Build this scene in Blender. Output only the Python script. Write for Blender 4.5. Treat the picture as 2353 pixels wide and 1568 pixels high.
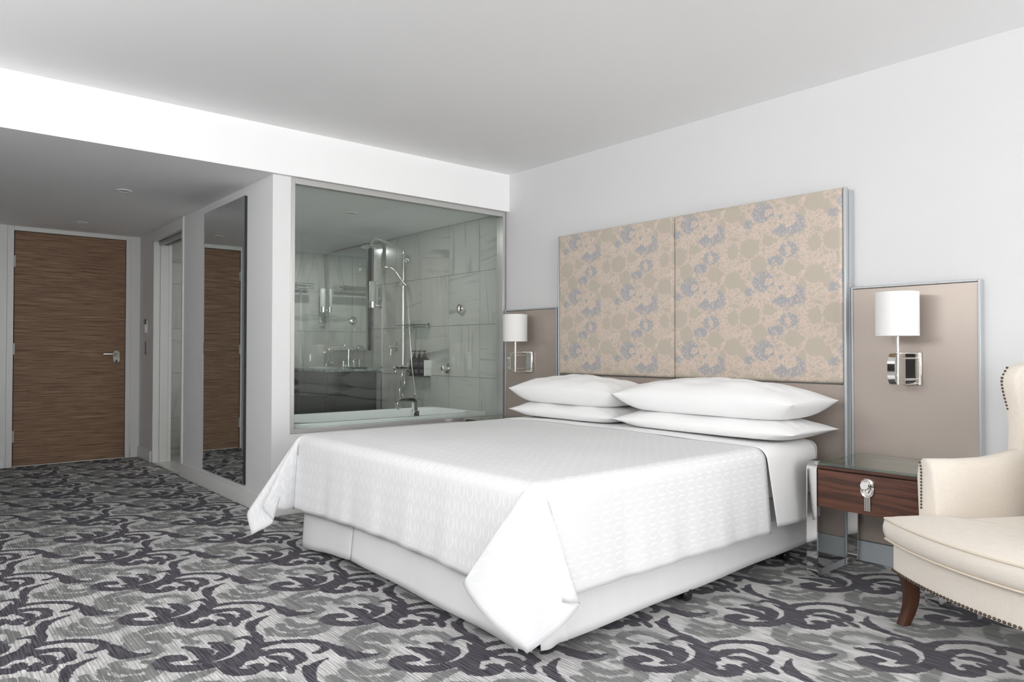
import bpy, bmesh, math, random
import numpy as np
from mathutils import Vector, Matrix

for o in list(bpy.data.objects):
    bpy.data.objects.remove(o)
SC = bpy.context.scene
COL = SC.collection
PI = math.pi
random.seed(7)

# ---------------------------------------------------------------- camera, world, light, exposure
CAM = (4.4258, -3.711, 1.05)
YAW, PITCH, ROLL, FPX = -0.8645, 0.014, 0.0012, 1636.58
_d = Vector((math.sin(YAW) * math.cos(PITCH), math.cos(YAW) * math.cos(PITCH), math.sin(PITCH)))
_r = Vector((math.cos(YAW), -math.sin(YAW), 0))
_u = _r.cross(_d)
_r2 = _r * math.cos(ROLL) + _u * math.sin(ROLL)
_u2 = -_r * math.sin(ROLL) + _u * math.cos(ROLL)
cd = bpy.data.cameras.new('camera')
cam = bpy.data.objects.new('camera', cd)
COL.objects.link(cam)
cam.matrix_world = Matrix(((_r2.x, _u2.x, -_d.x, CAM[0]), (_r2.y, _u2.y, -_d.y, CAM[1]), (_r2.z, _u2.z, -_d.z, CAM[2]), (0, 0, 0, 1)))
cd.sensor_width = 36
cd.sensor_fit = 'HORIZONTAL'
cd.lens = FPX / 2353 * 36
cd.clip_start = 0.05
SC.camera = cam

w = bpy.data.worlds.new('daylight')
SC.world = w
w.use_nodes = True
w.node_tree.nodes['Background'].inputs[0].default_value = (0.92, 0.96, 1.0, 1)
w.node_tree.nodes['Background'].inputs[1].default_value = 1.4


def area(name, loc, direction, sx, sy, power, color=(1, 1, 1)):
    l = bpy.data.lights.new(name, 'AREA')
    l.shape = 'RECTANGLE'
    l.size, l.size_y, l.energy, l.color = sx, sy, power, color
    o = bpy.data.objects.new(name, l)
    COL.objects.link(o)
    o.location = loc
    o.rotation_euler = Vector(direction).to_track_quat('-Z', 'Y').to_euler()
    return o


# daylight of the long window in the wall to the right behind the camera, and an added fill light high in the wall opposite the bed
area('window_daylight', (8.54, -2.45, 1.22), (-1, 0, .30), 4.6, 2.3, 172, (1.0, 0.99, 0.985))
area('added_high_fill', (3.3, -4.90, 2.02), (0, 1, .3), 4.6, .74, 80, (1.0, 0.99, 0.985))

SC.view_settings.view_transform = 'Standard'
SC.view_settings.look = 'None'
SC.view_settings.gamma = 1
SC.view_settings.use_curve_mapping = False
SC.view_settings.exposure = 0.06
SC.cycles.max_bounces = 8
SC.cycles.diffuse_bounces = 5
SC.cycles.glossy_bounces = 5
SC.cycles.transparent_max_bounces = 16
SC.cycles.transmission_bounces = 8
SC.cycles.sample_clamp_indirect = 6
SC.cycles.caustics_reflective = False
SC.cycles.caustics_refractive = False
SC.cycles.use_denoising = True
SC.cycles.use_adaptive_sampling = True
SC.cycles.adaptive_threshold = .09
SC.cycles.adaptive_min_samples = 16


# ---------------------------------------------------------------- node expressions
class X:
    """a scalar socket or number, with arithmetic that makes Math nodes"""
    nt = None

    def __init__(s, v):
        s.v = v

    @staticmethod
    def m(op, *a):
        n = X.nt.nodes.new('ShaderNodeMath')
        n.operation = op
        for i, q in enumerate(a):
            q = q.v if isinstance(q, X) else q
            if isinstance(q, (int, float)):
                n.inputs[i].default_value = q
            else:
                X.nt.links.new(q, n.inputs[i])
        return X(n.outputs[0])

    def __add__(s, o): return X.m('ADD', s, o)
    def __radd__(s, o): return X.m('ADD', o, s)
    def __sub__(s, o): return X.m('SUBTRACT', s, o)
    def __rsub__(s, o): return X.m('SUBTRACT', o, s)
    def __mul__(s, o): return X.m('MULTIPLY', s, o)
    def __rmul__(s, o): return X.m('MULTIPLY', o, s)
    def __truediv__(s, o): return X.m('DIVIDE', s, o)
    def abs(s): return X.m('ABSOLUTE', s)
    def sin(s): return X.m('SINE', s)
    def cos(s): return X.m('COSINE', s)
    def wrap(s, h): return X.m('WRAP', s, h, -h)
    def pw(s, p): return X.m('POWER', s, p)
    def mx(s, o): return X.m('MAXIMUM', s, o)
    def mn(s, o): return X.m('MINIMUM', s, o)

    def step(s, a, b):
        """0 below a, 1 above b (a may be larger than b)"""
        n = X.nt.nodes.new('ShaderNodeMapRange')
        n.clamp = True
        n.interpolation_type = 'SMOOTHSTEP'
        X.nt.links.new(s.v, n.inputs[0])
        flip = a > b
        n.inputs[1].default_value, n.inputs[2].default_value = (b, a) if flip else (a, b)
        n.inputs[3].default_value, n.inputs[4].default_value = (1, 0) if flip else (0, 1)
        return X(n.outputs[0])


def vec(x, y, z):
    n = X.nt.nodes.new('ShaderNodeCombineXYZ')
    for i, q in enumerate((x, y, z)):
        q = q.v if isinstance(q, X) else q
        if isinstance(q, (int, float)):
            n.inputs[i].default_value = q
        else:
            X.nt.links.new(q, n.inputs[i])
    return n.outputs[0]


def sep(sock):
    n = X.nt.nodes.new('ShaderNodeSeparateXYZ')
    X.nt.links.new(sock, n.inputs[0])
    return X(n.outputs[0]), X(n.outputs[1]), X(n.outputs[2])


def noise(v, scale=1, detail=2, rough=.5, dim='3D', wv=None, dist=0):
    n = X.nt.nodes.new('ShaderNodeTexNoise')
    n.noise_dimensions = dim
    X.nt.links.new(v, n.inputs['Vector'])
    n.inputs['Scale'].default_value = scale
    n.inputs['Detail'].default_value = detail
    n.inputs['Roughness'].default_value = rough
    n.inputs['Distortion'].default_value = dist
    if wv is not None:
        X.nt.links.new(wv.v, n.inputs['W'])
    return X(n.outputs[0])


def mixc(f, a, b):
    n = X.nt.nodes.new('ShaderNodeMix')
    n.data_type = 'RGBA'
    f = f.v if isinstance(f, X) else f
    if isinstance(f, (int, float)):
        n.inputs[0].default_value = f
    else:
        X.nt.links.new(f, n.inputs[0])
    for i, q in ((6, a), (7, b)):
        if isinstance(q, tuple):
            n.inputs[i].default_value = q[:3] + (1,)
        else:
            X.nt.links.new(q, n.inputs[i])
    return n.outputs[2]


def attr(name, kind='FAC'):
    n = X.nt.nodes.new('ShaderNodeAttribute')
    n.attribute_name = name
    return X(n.outputs['Fac'])


def pos():
    return X.nt.nodes.new('ShaderNodeNewGeometry').outputs['Position']


def objco():
    return X.nt.nodes.new('ShaderNodeTexCoord').outputs['Object']


def uvco():
    return X.nt.nodes.new('ShaderNodeTexCoord').outputs['UV']


MATS = {}


def mat(name, color=(.8, .8, .8), rough=.5, metal=0, spec=.5, fn=None, coat=0, sheen=0, trans=0, emit=None):
    m = bpy.data.materials.new(name)
    m.use_nodes = True
    nt = m.node_tree
    X.nt = nt
    b = nt.nodes['Principled BSDF']
    b.inputs['Base Color'].default_value = tuple(color) + (1,)
    b.inputs['Roughness'].default_value = rough
    b.inputs['Metallic'].default_value = metal
    b.inputs['Specular IOR Level'].default_value = spec
    b.inputs['Coat Weight'].default_value = coat
    b.inputs['Sheen Weight'].default_value = sheen
    if emit:
        b.inputs['Emission Color'].default_value = tuple(emit[:3]) + (1,)
        b.inputs['Emission Strength'].default_value = emit[3]
    if fn:
        fn(nt, b)
    MATS[name] = m
    return m


def setc(nt, b, sock):
    nt.links.new(sock, b.inputs['Base Color'])


def bump(nt, b, h, strength=.3, dist=.002):
    n = nt.nodes.new('ShaderNodeBump')
    n.inputs['Strength'].default_value = strength
    n.inputs['Distance'].default_value = dist
    nt.links.new(h.v, n.inputs['Height'])
    nt.links.new(n.outputs[0], b.inputs['Normal'])


# ---------------------------------------------------------------- mesh building
def wloc(o):
    v = Vector((0, 0, 0))
    while o is not None:
        v += o.location
        o = o.parent
    return v


def link(name, me, material, parent=None, smooth=None):
    o = bpy.data.objects.new(name, me)
    COL.objects.link(o)
    if material is not None and not len(me.materials):
        me.materials.append(MATS[material])
    if parent is not None:
        o.parent = parent
    if smooth is not None:
        for p in me.polygons:
            p.use_smooth = True
        me.set_sharp_from_angle(angle=math.radians(smooth))
    return o


class B:
    """collects shapes in world coordinates and builds them as one mesh object"""

    def __init__(s):
        s.v, s.f = [], []

    def add(s, vs, fs):
        k = len(s.v)
        s.v += [tuple(p) for p in vs]
        s.f += [tuple(i + k for i in f) for f in fs]
        return s

    def box(s, x0, y0, z0, x1, y1, z1):
        vs = [(x, y, z) for x in (x0, x1) for y in (y0, y1) for z in (z0, z1)]
        return s.add(vs, [(0, 1, 3, 2), (4, 6, 7, 5), (0, 4, 5, 1), (2, 3, 7, 6), (0, 2, 6, 4), (1, 5, 7, 3)])

    def rings(s, rings, cap0=True, cap1=True, closed=True):
        n = len(rings[0])
        vs = [p for r in rings for p in r]
        fs = []
        for i in range(len(rings) - 1):
            for j in range(n if closed else n - 1):
                a, b2 = i * n + j, i * n + (j + 1) % n
                fs.append((a, b2, b2 + n, a + n))
        if cap0:
            fs.append(tuple(reversed(range(n))))
        if cap1:
            fs.append(tuple(range((len(rings) - 1) * n, len(rings) * n)))
        return s.add(vs, fs)

    def cyl(s, p0, p1, r0, r1=None, n=20, caps=True):
        return s.tube([p0, p1], [r0, r0 if r1 is None else r1], n, caps)

    def tube(s, pts, r, n=12, caps=True):
        pts = [Vector(p) for p in pts]
        rs = r if isinstance(r, (list, tuple)) else [r] * len(pts)
        rings = []
        t0 = (pts[1] - pts[0]).normalized()
        a = Vector((0, 0, 1)) if abs(t0.z) < .9 else Vector((1, 0, 0))
        nrm = (a - t0 * a.dot(t0)).normalized()
        for i, p in enumerate(pts):
            t = (pts[min(i + 1, len(pts) - 1)] - pts[max(i - 1, 0)]).normalized()
            nrm = (nrm - t * nrm.dot(t)).normalized()
            bn = t.cross(nrm)
            rings.append([p + (nrm * math.cos(2 * PI * k / n) + bn * math.sin(2 * PI * k / n)) * rs[i] for k in range(n)])
        return s.rings(rings, caps, caps)

    def lathe(s, prof, c, n=32, axis='z', caps=True):
        c = Vector(c)
        ax = {'x': (Vector((1, 0, 0)), Vector((0, 1, 0)), Vector((0, 0, 1))),
              'y': (Vector((0, 1, 0)), Vector((0, 0, 1)), Vector((1, 0, 0))),
              'z': (Vector((0, 0, 1)), Vector((1, 0, 0)), Vector((0, 1, 0)))}[axis]
        rings = [[c + ax[0] * h + (ax[1] * math.cos(2 * PI * k / n) + ax[2] * math.sin(2 * PI * k / n)) * r for k in range(n)] for r, h in prof]
        return s.rings(rings, caps, caps)

    def prism(s, poly, axis, lo, hi):
        """poly: 2-D outline in the two other axes (x: y,z / y: x,z / z: x,y)"""
        def P(a, b2, h):
            return (h, a, b2) if axis == 'x' else (a, h, b2) if axis == 'y' else (a, b2, h)
        return s.rings([[P(a, b2, lo) for a, b2 in poly], [P(a, b2, hi) for a, b2 in poly]])

    def mesh(s, name, off=(0, 0, 0)):
        me = bpy.data.meshes.new(name)
        me.from_pydata([(x - off[0], y - off[1], z - off[2]) for x, y, z in s.v], [], s.f)
        bm = bmesh.new()
        bm.from_mesh(me)
        bmesh.ops.recalc_face_normals(bm, faces=bm.faces)
        bm.to_mesh(me)
        bm.free()
        return me

    def build(s, name, material, parent=None, bevel=0, smooth=None, loc=None, seg=2, sub=0):
        off = wloc(parent) if parent is not None else Vector(loc or (0, 0, 0))
        o = link(name, s.mesh(name, off), material, parent, smooth)
        if parent is None and loc is not None:
            o.location = loc
        if bevel:
            m = o.modifiers.new('bevel', 'BEVEL')
            m.width, m.segments, m.limit_method, m.angle_limit = bevel, seg, 'ANGLE', math.radians(40)
            if smooth is None:
                for p in o.data.polygons:
                    p.use_smooth = True
                o.data.set_sharp_from_angle(angle=math.radians(50))
        if sub:
            m = o.modifiers.new('subdivision', 'SUBSURF')
            m.levels = m.render_levels = sub
        return o


def thing(name, label, cat, loc=(0, 0, 0), group=None):
    o = bpy.data.objects.new(name, None)
    COL.objects.link(o)
    o.location = loc
    o.empty_display_size = .05
    return tag(o, label, cat, group)


def tag(o, label, cat, group=None):
    o['label'] = label
    o['category'] = cat
    if group:
        o['group'] = group
    return o


def struct(o, label=None):
    o['kind'] = 'structure'
    if label:
        o['label'] = label
    return o


def sroot(name, label, loc=(0, 0, 0)):
    o = bpy.data.objects.new(name, None)
    COL.objects.link(o)
    o.location = loc
    return struct(o, label)


def copytree(o, parent=None):
    c = o.copy()
    COL.objects.link(c)
    c.parent = parent
    for ch in [q for q in bpy.data.objects if q.parent == o]:
        copytree(ch, c)
    return c


def rrect(x0, y0, x1, y1, r, n=6):
    pts = []
    for cx, cy, a in ((x1 - r, y1 - r, 0), (x0 + r, y1 - r, 90), (x0 + r, y0 + r, 180), (x1 - r, y0 + r, 270)):
        for k in range(n + 1):
            t = math.radians(a + 90 * k / n)
            pts.append((cx + r * math.cos(t), cy + r * math.sin(t)))
    return pts


def smoothpath(pts, n=8):
    pts = [Vector(p) for p in pts]
    P = [pts[0] * 2 - pts[1]] + pts + [pts[-1] * 2 - pts[-2]]
    out = []
    for i in range(1, len(P) - 2):
        a, b2, c, d = P[i - 1:i + 3]
        for k in range(n):
            t = k / n
            out.append(.5 * ((2 * b2) + (c - a) * t + (2 * a - 5 * b2 + 4 * c - d) * t * t + (3 * b2 - a - 3 * c + d) * t ** 3))
    out.append(pts[-1])
    return out


# ---------------------------------------------------------------- materials
def speckle(scale, amt, base, stren=.08):
    def fn(nt, b):
        n = noise(pos(), scale, 3)
        setc(nt, b, mixc(n.step(.3, .7), tuple(c * (1 - amt) for c in base), base))
        bump(nt, b, noise(pos(), scale * 40, 2), stren, .0005)
    return fn


mat('paint_wall', rough=.75, spec=.25, fn=speckle(2, .012, (.78, .78, .78)))
mat('paint_ceiling', rough=.85, spec=.15, fn=speckle(1.5, .012, (.94, .94, .94)))
mat('paint_headwall', rough=.75, spec=.25, fn=speckle(2, .012, (.72, .72, .725)))
mat('paint_trim', rough=.35, spec=.45, fn=speckle(3, .01, (.74, .745, .73), .03))
mat('paint_bath', rough=.8, spec=.2, fn=speckle(3, .01, (.78, .80, .79)))


def f_brushed(base, along=2):
    def fn(nt, b):
        x, y, z = sep(pos())
        n = noise(vec(x * 60, y * 60, z * 3) if along == 2 else vec(x * 3, y * 60, z * 60), 6, 3)
        setc(nt, b, mixc(n, tuple(c * .98 for c in base), base))
    return fn


mat('silver_metal', rough=.42, metal=.35, spec=.5, fn=f_brushed((.47, .49, .50)))
mat('window_metal', rough=.30, metal=.55, spec=.5, fn=f_brushed((.62, .615, .60)))
mat('plinth_metal', rough=.45, metal=.3, spec=.5, fn=f_brushed((.52, .56, .58), 0))


def f_chrome(nt, b):
    nz = noise(objco(), 9, 1)
    setc(nt, b, mixc(nz, (.86, .85, .84), (.90, .89, .87)))


mat('chrome', rough=.06, metal=1, fn=f_chrome)
mat('nickel', rough=.12, metal=1, fn=lambda nt, b: setc(nt, b, mixc(noise(objco(), 6, 1), (.80, .78, .75), (.84, .83, .80))))
mat('mirror_glass', rough=.003, metal=1, fn=lambda nt, b: setc(nt, b, mixc(noise(objco(), 2, 1), (.80, .84, .83), (.81, .85, .84))))
mat('mirror_edge', (.015, .02, .02), .25, fn=lambda nt, b: setc(nt, b, mixc(noise(objco(), 20, 1), (.012, .018, .018), (.03, .04, .04))))


def f_black(nt, b):
    setc(nt, b, mixc(noise(objco(), 30, 2), (.010, .010, .012), (.022, .022, .025)))


mat('black_plastic', rough=.28, fn=f_black)
mat('dark_line', rough=.6, fn=f_black)


def f_carpet(nt, b):
    x, y, z = sep(pos())
    jag = (noise(vec(x * 30, y * 150, 0), 1, 3) - .5) * .022 + (noise(vec(x * 14, y * 20, 3), 1, 2) - .5) * .014
    dk = attr('dark') + jag
    ct = attr('cut') + jag * .5
    gr = attr('grey') + jag * 1.6
    streak = noise(vec(x * 9, y * 170, 0), 1, 3, .6)
    streak2 = noise(vec(x * 3.5, y * 60, 7), 1, 3, .55)
    patch = noise(vec(x * 5, y * 7, 1), 1, 3)
    rib = ((y * (2 * PI / .0115)).sin() * .5 + .5)
    light = mixc(streak.step(.30, .70), (.39, .39, .385), (.76, .75, .74))
    light = mixc(patch.step(.52, .72) * .6, light, (.36, .365, .36))
    grey = mixc(streak2.step(.3, .7), (.115, .120, .116), (.29, .295, .288))
    dark = mixc(streak.step(.36, .78), (.022, .018, .030), (.150, .138, .160))
    dmask = (dk - .001).step(.0025, -.0025) * ct.step(-.003, .002)
    gmask = (gr.step(.004, -.004) * streak2.step(.25, .40)).mx((gr - .016).step(.012, -.006) * streak2.step(.40, .62) * .45)
    c = mixc(gmask, light, grey)
    c = mixc(dmask, c, dark)
    c = mixc(rib.step(.62, 1.0) * streak2.step(.3, .6) * .5, c, (.10, .10, .105))
    setc(nt, b, c)
    bump(nt, b, rib * .5 + streak, .55, .004)


mat('carpet', rough=.95, spec=.05, sheen=.1, fn=f_carpet)


def f_doorwood(nt, b):
    x, y, z = sep(pos())
    s1 = noise(vec(x * 3, y * 3.2, z * 150), 1, 4, .65, dist=.35)
    s2 = noise(vec(x * 1.5, y * 1.5, z * 40), 1, 3)
    s3 = noise(vec(x * 22, y * 22, z * 420), 1, 2)
    c = mixc(s1.step(.32, .70), (.15, .084, .050), (.42, .27, .178))
    c = mixc(s2.step(.35, .7) * .45, c, (.18, .11, .07))
    c = mixc(s3.step(.55, .8) * .4, c, (.42, .30, .21))
    setc(nt, b, c)
    bump(nt, b, s1, .12, .0006)


mat('door_wood', rough=.55, spec=.2, fn=f_doorwood)


def f_walnut(nt, b):
    x, y, z = sep(pos())
    wob = noise(vec(x * 3, y * 3, z * 5), 1, 2)
    s1 = noise(vec(x * 2.5, y * 2.5, (z + wob * .05) * 62), 1, 4, .6)
    s2 = noise(vec(x * 20, y * 20, z * 300), 1, 2)
    c = mixc(s1.step(.30, .68), (.046, .015, .008), (.130, .047, .024))
    c = mixc(s2.step(.5, .8) * .35, c, (.03, .010, .006))
    setc(nt, b, c)


mat('walnut', rough=.32, spec=.45, coat=.15, fn=f_walnut)
mat('leg_wood', rough=.3, spec=.5, coat=.2, fn=lambda nt, b: setc(nt, b, mixc(noise(vec(*[q * k for q, k in zip(sep(pos()), (30, 30, 5))]), 1, 3), (.036, .011, .004), (.085, .027, .010))))


def f_vinyl(nt, b):
    n = noise(pos(), 260, 2)
    setc(nt, b, mixc(n.step(.3, .7), (.43, .37, .325), (.46, .395, .35)))
    bump(nt, b, n, .10, .0008)


mat('taupe_vinyl', rough=.36, metal=.35, spec=.5, fn=f_vinyl)


def f_floral(nt, b):
    x, y, z = sep(pos())
    warp = (noise(vec(x * 30, 0., z * 30), 1, 3) - .5)
    x = x + warp * .020
    z = z + (noise(vec(x * 26, 5., z * 26), 1, 3) - .5) * .020
    PXF, PZF = .485, .383

    def ell(cx, cz, rx, rz, amp=.0):
        dx = (x - cx).wrap(PXF / 2) / rx
        dz = (z - cz).wrap(PZF / 2) / rz
        return (dx * dx + dz * dz)

    a = x * (2 * PI / PXF)
    c2 = z * (2 * PI / PZF)
    tv = vec(a.cos() * .62, a.sin() * .62, c2.cos() * .5)
    ws = c2.sin() * .5
    n2 = noise(tv, 11.0, 3, .6, '4D', ws)
    n3 = noise(tv, 5.2, 4, .6, '4D', ws + 3.)

    def leaves(scale, t0):
        vn_ = X.nt.nodes.new('ShaderNodeTexVoronoi')
        vn_.voronoi_dimensions = '4D'
        vn_.inputs['Scale'].default_value = scale
        X.nt.links.new(tv, vn_.inputs['Vector'])
        X.nt.links.new(ws.v, vn_.inputs['W'])
        return (X(vn_.outputs['Distance']) + (n2 - .5) * .18).step(t0, t0 - .02)

    taupe = leaves(4.2, .46).mx(leaves(9.0, .40))
    for cx, cz, rx, rz in ((2.24, 1.63, .062, .056), (2.62, 1.84, .055, .05), (2.50, 1.50, .05, .046), (2.30, 1.53, .048, .052), (2.62, 1.62, .036, .044), (2.36, 1.66, .034, .03),
                           (2.55, 1.79, .022, .034), (2.20, 1.80, .024, .034)):
        taupe = taupe.mx((ell(cx, cz, rx, rz) + (n2 - .5) * 1.1).step(1.05, .9))
    lace = (n3 - .5).abs().step(.022, .014).mx(n2.step(.60, .62))
    taupe = taupe.mx(lace * .9)
    blue = None
    for cx, cz, rx, rz in ((2.325, 1.82, .066, .062), (2.47, 1.735, .105, .066), (2.475, 1.60, .058, .042), (2.235, 1.765, .030, .024), (2.40, 1.545, .052, .03)):
        e = (ell(cx, cz, rx, rz) + (n2 - .5) * 2.2).step(1.05, .9)
        blue = e if blue is None else blue.mx(e)
    for cx, cz, rx, rz in ((2.385, 1.755, .046, .040), (2.475, 1.762, .046, .040), (2.36, 1.82, .024, .018), (2.47, 1.60, .02, .02)):
        blue = blue * (ell(cx, cz, rx, rz) + (n2 - .5) * .5).step(.92, 1.05)
    blue = blue * n2.step(.42, .47)
    pink = mixc(noise(vec(x * 3, 0., z * 900), 1, 2), (.61, .495, .42), (.68, .56, .485))
    col = mixc(taupe, pink, mixc(noise(vec(x * 900, 0., z * 3), 1, 2), (.46, .41, .335), (.53, .475, .395)))
    col = mixc(blue * .95, col, (.365, .368, .392))
    setc(nt, b, col)
    bump(nt, b, taupe + blue * .5, .08, .0006)


mat('floral_fabric', rough=.42, spec=.4, sheen=.15, fn=f_floral)


def f_linen(base):
    def fn(nt, b):
        x, y, z = sep(pos())
        n = noise(vec(x * 420, y * 420, z * 30), 1, 2) + noise(vec(x * 40, y * 40, z * 420), 1, 2)
        big = noise(pos(), 7, 2)
        c = mixc(n.step(.7, 1.3), tuple(q * .93 for q in base), base)
        setc(nt, b, mixc(big.step(.4, .7) * .25, c, tuple(q * k for q, k in zip(base, (.97, .94, .90)))))
        bump(nt, b, n, .12, .0008)
    return fn


mat('cream_linen', rough=.85, spec=.2, sheen=.2, fn=f_linen((.78, .72, .64)))
mat('cream_piping', rough=.8, spec=.2, fn=f_linen((.74, .65, .54)))
mat('nail_bronze', rough=.3, metal=.9, fn=lambda nt, b: setc(nt, b, mixc(noise(pos(), 300, 1), (.10, .075, .055), (.17, .13, .10))))


def f_sheet(nt, b):
    n = noise(pos(), 500, 2)
    big = noise(pos(), 5, 3)
    setc(nt, b, mixc(big, (.86, .86, .86), (.89, .89, .885)))
    bump(nt, b, n * .2 + big * .8, .12, .006)


mat('white_cotton', rough=.8, spec=.2, sheen=.1, fn=f_sheet)


def f_skirt(nt, b):
    big = noise(vec(*[q * k for q, k in zip(sep(pos()), (14, 14, 1.5))]), 1, 2)
    setc(nt, b, mixc(big, (.72, .72, .725), (.76, .76, .765)))
    bump(nt, b, big, .15, .004)


mat('skirt_cotton', rough=.85, spec=.15, fn=f_skirt)


def f_wreath(nt, b):
    u, v, _ = sep(uvco())
    PU, PV = .052, .064
    ax = u.wrap(PU / 2).abs()
    vy = v.wrap(PV / 2)                        # -.032 .. .032, growing upwards on the cloth
    t = vy / .026                              # -1 root, 1 tip
    curve = ((t + 1.04) * (PI / 2.6)).sin().mx(.0001).pw(.55) * .0172
    d = (ax - curve).abs()
    leaf = (t * 11.0 + ax * 260.0).sin().abs() * (1.25 - t.abs()).mx(.25) * .0042 + .0005
    inside = t.abs().step(1.06, 1.0)
    mask = (d - leaf).step(.0008, -.0006) * inside
    stem = (ax - (t + 1.0) * .004 - .001).abs().step(.0012, .0006) * t.step(-1.28, -1.2) * t.step(-.75, -.85)
    mask = mask.mx(stem)
    hem = attr('hem')
    hl = (hem - .024).abs().step(.0016, .0008)
    mask = mask * hem.step(.028, .034)
    big = noise(pos(), 4, 3)
    base = mixc(big, (.725, .73, .738), (.755, .758, .765))
    c = mixc(mask * .6, base, (.88, .88, .88))
    c = mixc(hl * .5, c, (.66, .66, .67))
    setc(nt, b, c)
    rr = mask * .2 + .66
    nt.links.new(rr.v, b.inputs['Roughness'])
    bump(nt, b, mask * .25 + big, .10, .004)


mat('wreath_damask', rough=.7, spec=.15, sheen=0, fn=f_wreath)


def f_tile(vert):
    def fn(nt, b):
        x, y, z = sep(pos())
        r = nt.nodes.new('ShaderNodeObjectInfo')
        rnd = X(r.outputs['Random'])
        h = x + y
        p, q = (h, z) if vert else (z, h)
        p = p + q * (rnd - .5) * .30
        s1 = noise(vec(p * 8 + rnd * 40, q * .7, rnd * 9), 1, 3, .55, dist=.5)
        s2 = noise(vec(p * 30 + rnd * 70, q * 1.3, rnd * 5), 1, 3, .6, dist=.4)
        c = mixc(noise(pos(), 4, 2), (.55, .545, .52), (.62, .615, .59))
        c = mixc(s1.step(.57, .72) * .75, c, (.33, .335, .325))
        c = mixc(s2.step(.57, .70) * .5, c, (.28, .285, .28))
        setc(nt, b, c)
    return fn


mat('tile_vertical', rough=.24, spec=.5, fn=f_tile(True))
mat('tile_horizontal', rough=.24, spec=.5, fn=f_tile(False))
mat('grout', rough=.9, fn=speckle(30, .05, (.66, .66, .64)))


def f_stone(nt, b):
    n = noise(pos(), 26, 4, .65, dist=1.0)
    setc(nt, b, mixc(n.step(.35, .65), (.22, .23, .235), (.55, .56, .56)))


mat('counter_stone', rough=.2, spec=.5, fn=f_stone)


def f_darkpanel(nt, b):
    x, y, z = sep(pos())
    n = noise(vec(x * 4, y * 4, z * 120), 1, 3)
    setc(nt, b, mixc(n, (.028, .024, .022), (.042, .036, .033)))


mat('dark_laminate', rough=.4, spec=.4, fn=f_darkpanel)
mat('porcelain', rough=.12, spec=.5, fn=lambda nt, b: setc(nt, b, mixc(noise(objco(), 3, 1), (.82, .83, .83), (.85, .86, .86))))
mat('lamp_shade', rough=.8, spec=.15, fn=lambda nt, b: (setc(nt, b, mixc(noise(vec(*[q * k for q, k in zip(sep(pos()), (500, 500, 60))]), 1, 2), (.82, .815, .80), (.86, .855, .84)))))
mat('shade_lining', rough=.9, spec=.1, fn=lambda nt, b: setc(nt, b, mixc(noise(pos(), 40, 1), (.80, .66, .47), (.84, .70, .52))))
mat('opal_glass', rough=.25, spec=.4, fn=lambda nt, b: setc(nt, b, mixc(noise(pos(), 10, 1), (.86, .86, .84), (.90, .90, .88))))
mat('bottle_brown', rough=.15, spec=.5, fn=lambda nt, b: setc(nt, b, mixc(noise(objco(), 12, 1), (.012, .010, .010), (.022, .018, .018))))
mat('label_print', rough=.5, fn=lambda nt, b: setc(nt, b, mixc(X.m('FLOOR', sep(pos())[2] * 90).pw(1).sin().step(.3, .6), (.02, .022, .032), (.10, .10, .12))))
mat('white_plastic', rough=.4, fn=speckle(10, .01, (.78, .78, .77), .02))
mat('lens_grey', rough=.4, fn=speckle(20, .05, (.42, .42, .41), .02))


def glassmat(name, tint, ior=1.5, rough=0.0, gloss=(1, 1, 1), boost=1.0):
    m = bpy.data.materials.new(name)
    m.use_nodes = True
    nt = m.node_tree
    X.nt = nt
    nt.nodes.remove(nt.nodes['Principled BSDF'])
    out = nt.nodes['Material Output']
    t = nt.nodes.new('ShaderNodeBsdfTransparent')
    g = nt.nodes.new('ShaderNodeBsdfGlossy')
    g.inputs['Roughness'].default_value = rough
    g.inputs['Color'].default_value = gloss + (1,)
    n = noise(pos(), 1.5, 1)
    nt.links.new(mixc(n, tuple(c * .99 for c in tint), tint), t.inputs['Color'])
    geo = nt.nodes.new('ShaderNodeNewGeometry')
    dp = nt.nodes.new('ShaderNodeVectorMath')
    dp.operation = 'DOT_PRODUCT'
    nt.links.new(geo.outputs['Normal'], dp.inputs[0])
    nt.links.new(geo.outputs['Incoming'], dp.inputs[1])
    f0 = ((ior - 1) / (ior + 1)) ** 2
    fres = (1.0 - X(dp.outputs['Value']).abs()).mx(0.0).pw(5) * ((1 - f0) * boost) + f0 * boost
    mx = nt.nodes.new('ShaderNodeMixShader')
    nt.links.new(fres.v, mx.inputs[0])
    nt.links.new(t.outputs[0], mx.inputs[1])
    nt.links.new(g.outputs[0], mx.inputs[2])
    nt.links.new(mx.outputs[0], out.inputs['Surface'])
    MATS[name] = m


glassmat('window_glass', (.945, .975, .962), 1.44)
glassmat('screen_glass', (.965, .982, .974), 1.45)
glassmat('tumbler_glass', (.95, .97, .96), 1.5)
glassmat('green_glass', (.66, .78, .72), 1.95)
glassmat('shelf_glass', (.45, .62, .56), 1.5)


# ---------------------------------------------------------------- the room
H, S = 2.473, 2.1746                 # room ceiling, corridor and bathroom ceiling
YC, XD = -1.937, -3.347              # corridor wall plane, entry wall plane
XE, YF = 8.6, -4.9                   # window wall, wall opposite the bed


def sbox(name, material, *c, label=None, bevel=0):
    return struct(B().box(*c).build(name, material, bevel=bevel), label)


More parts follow.
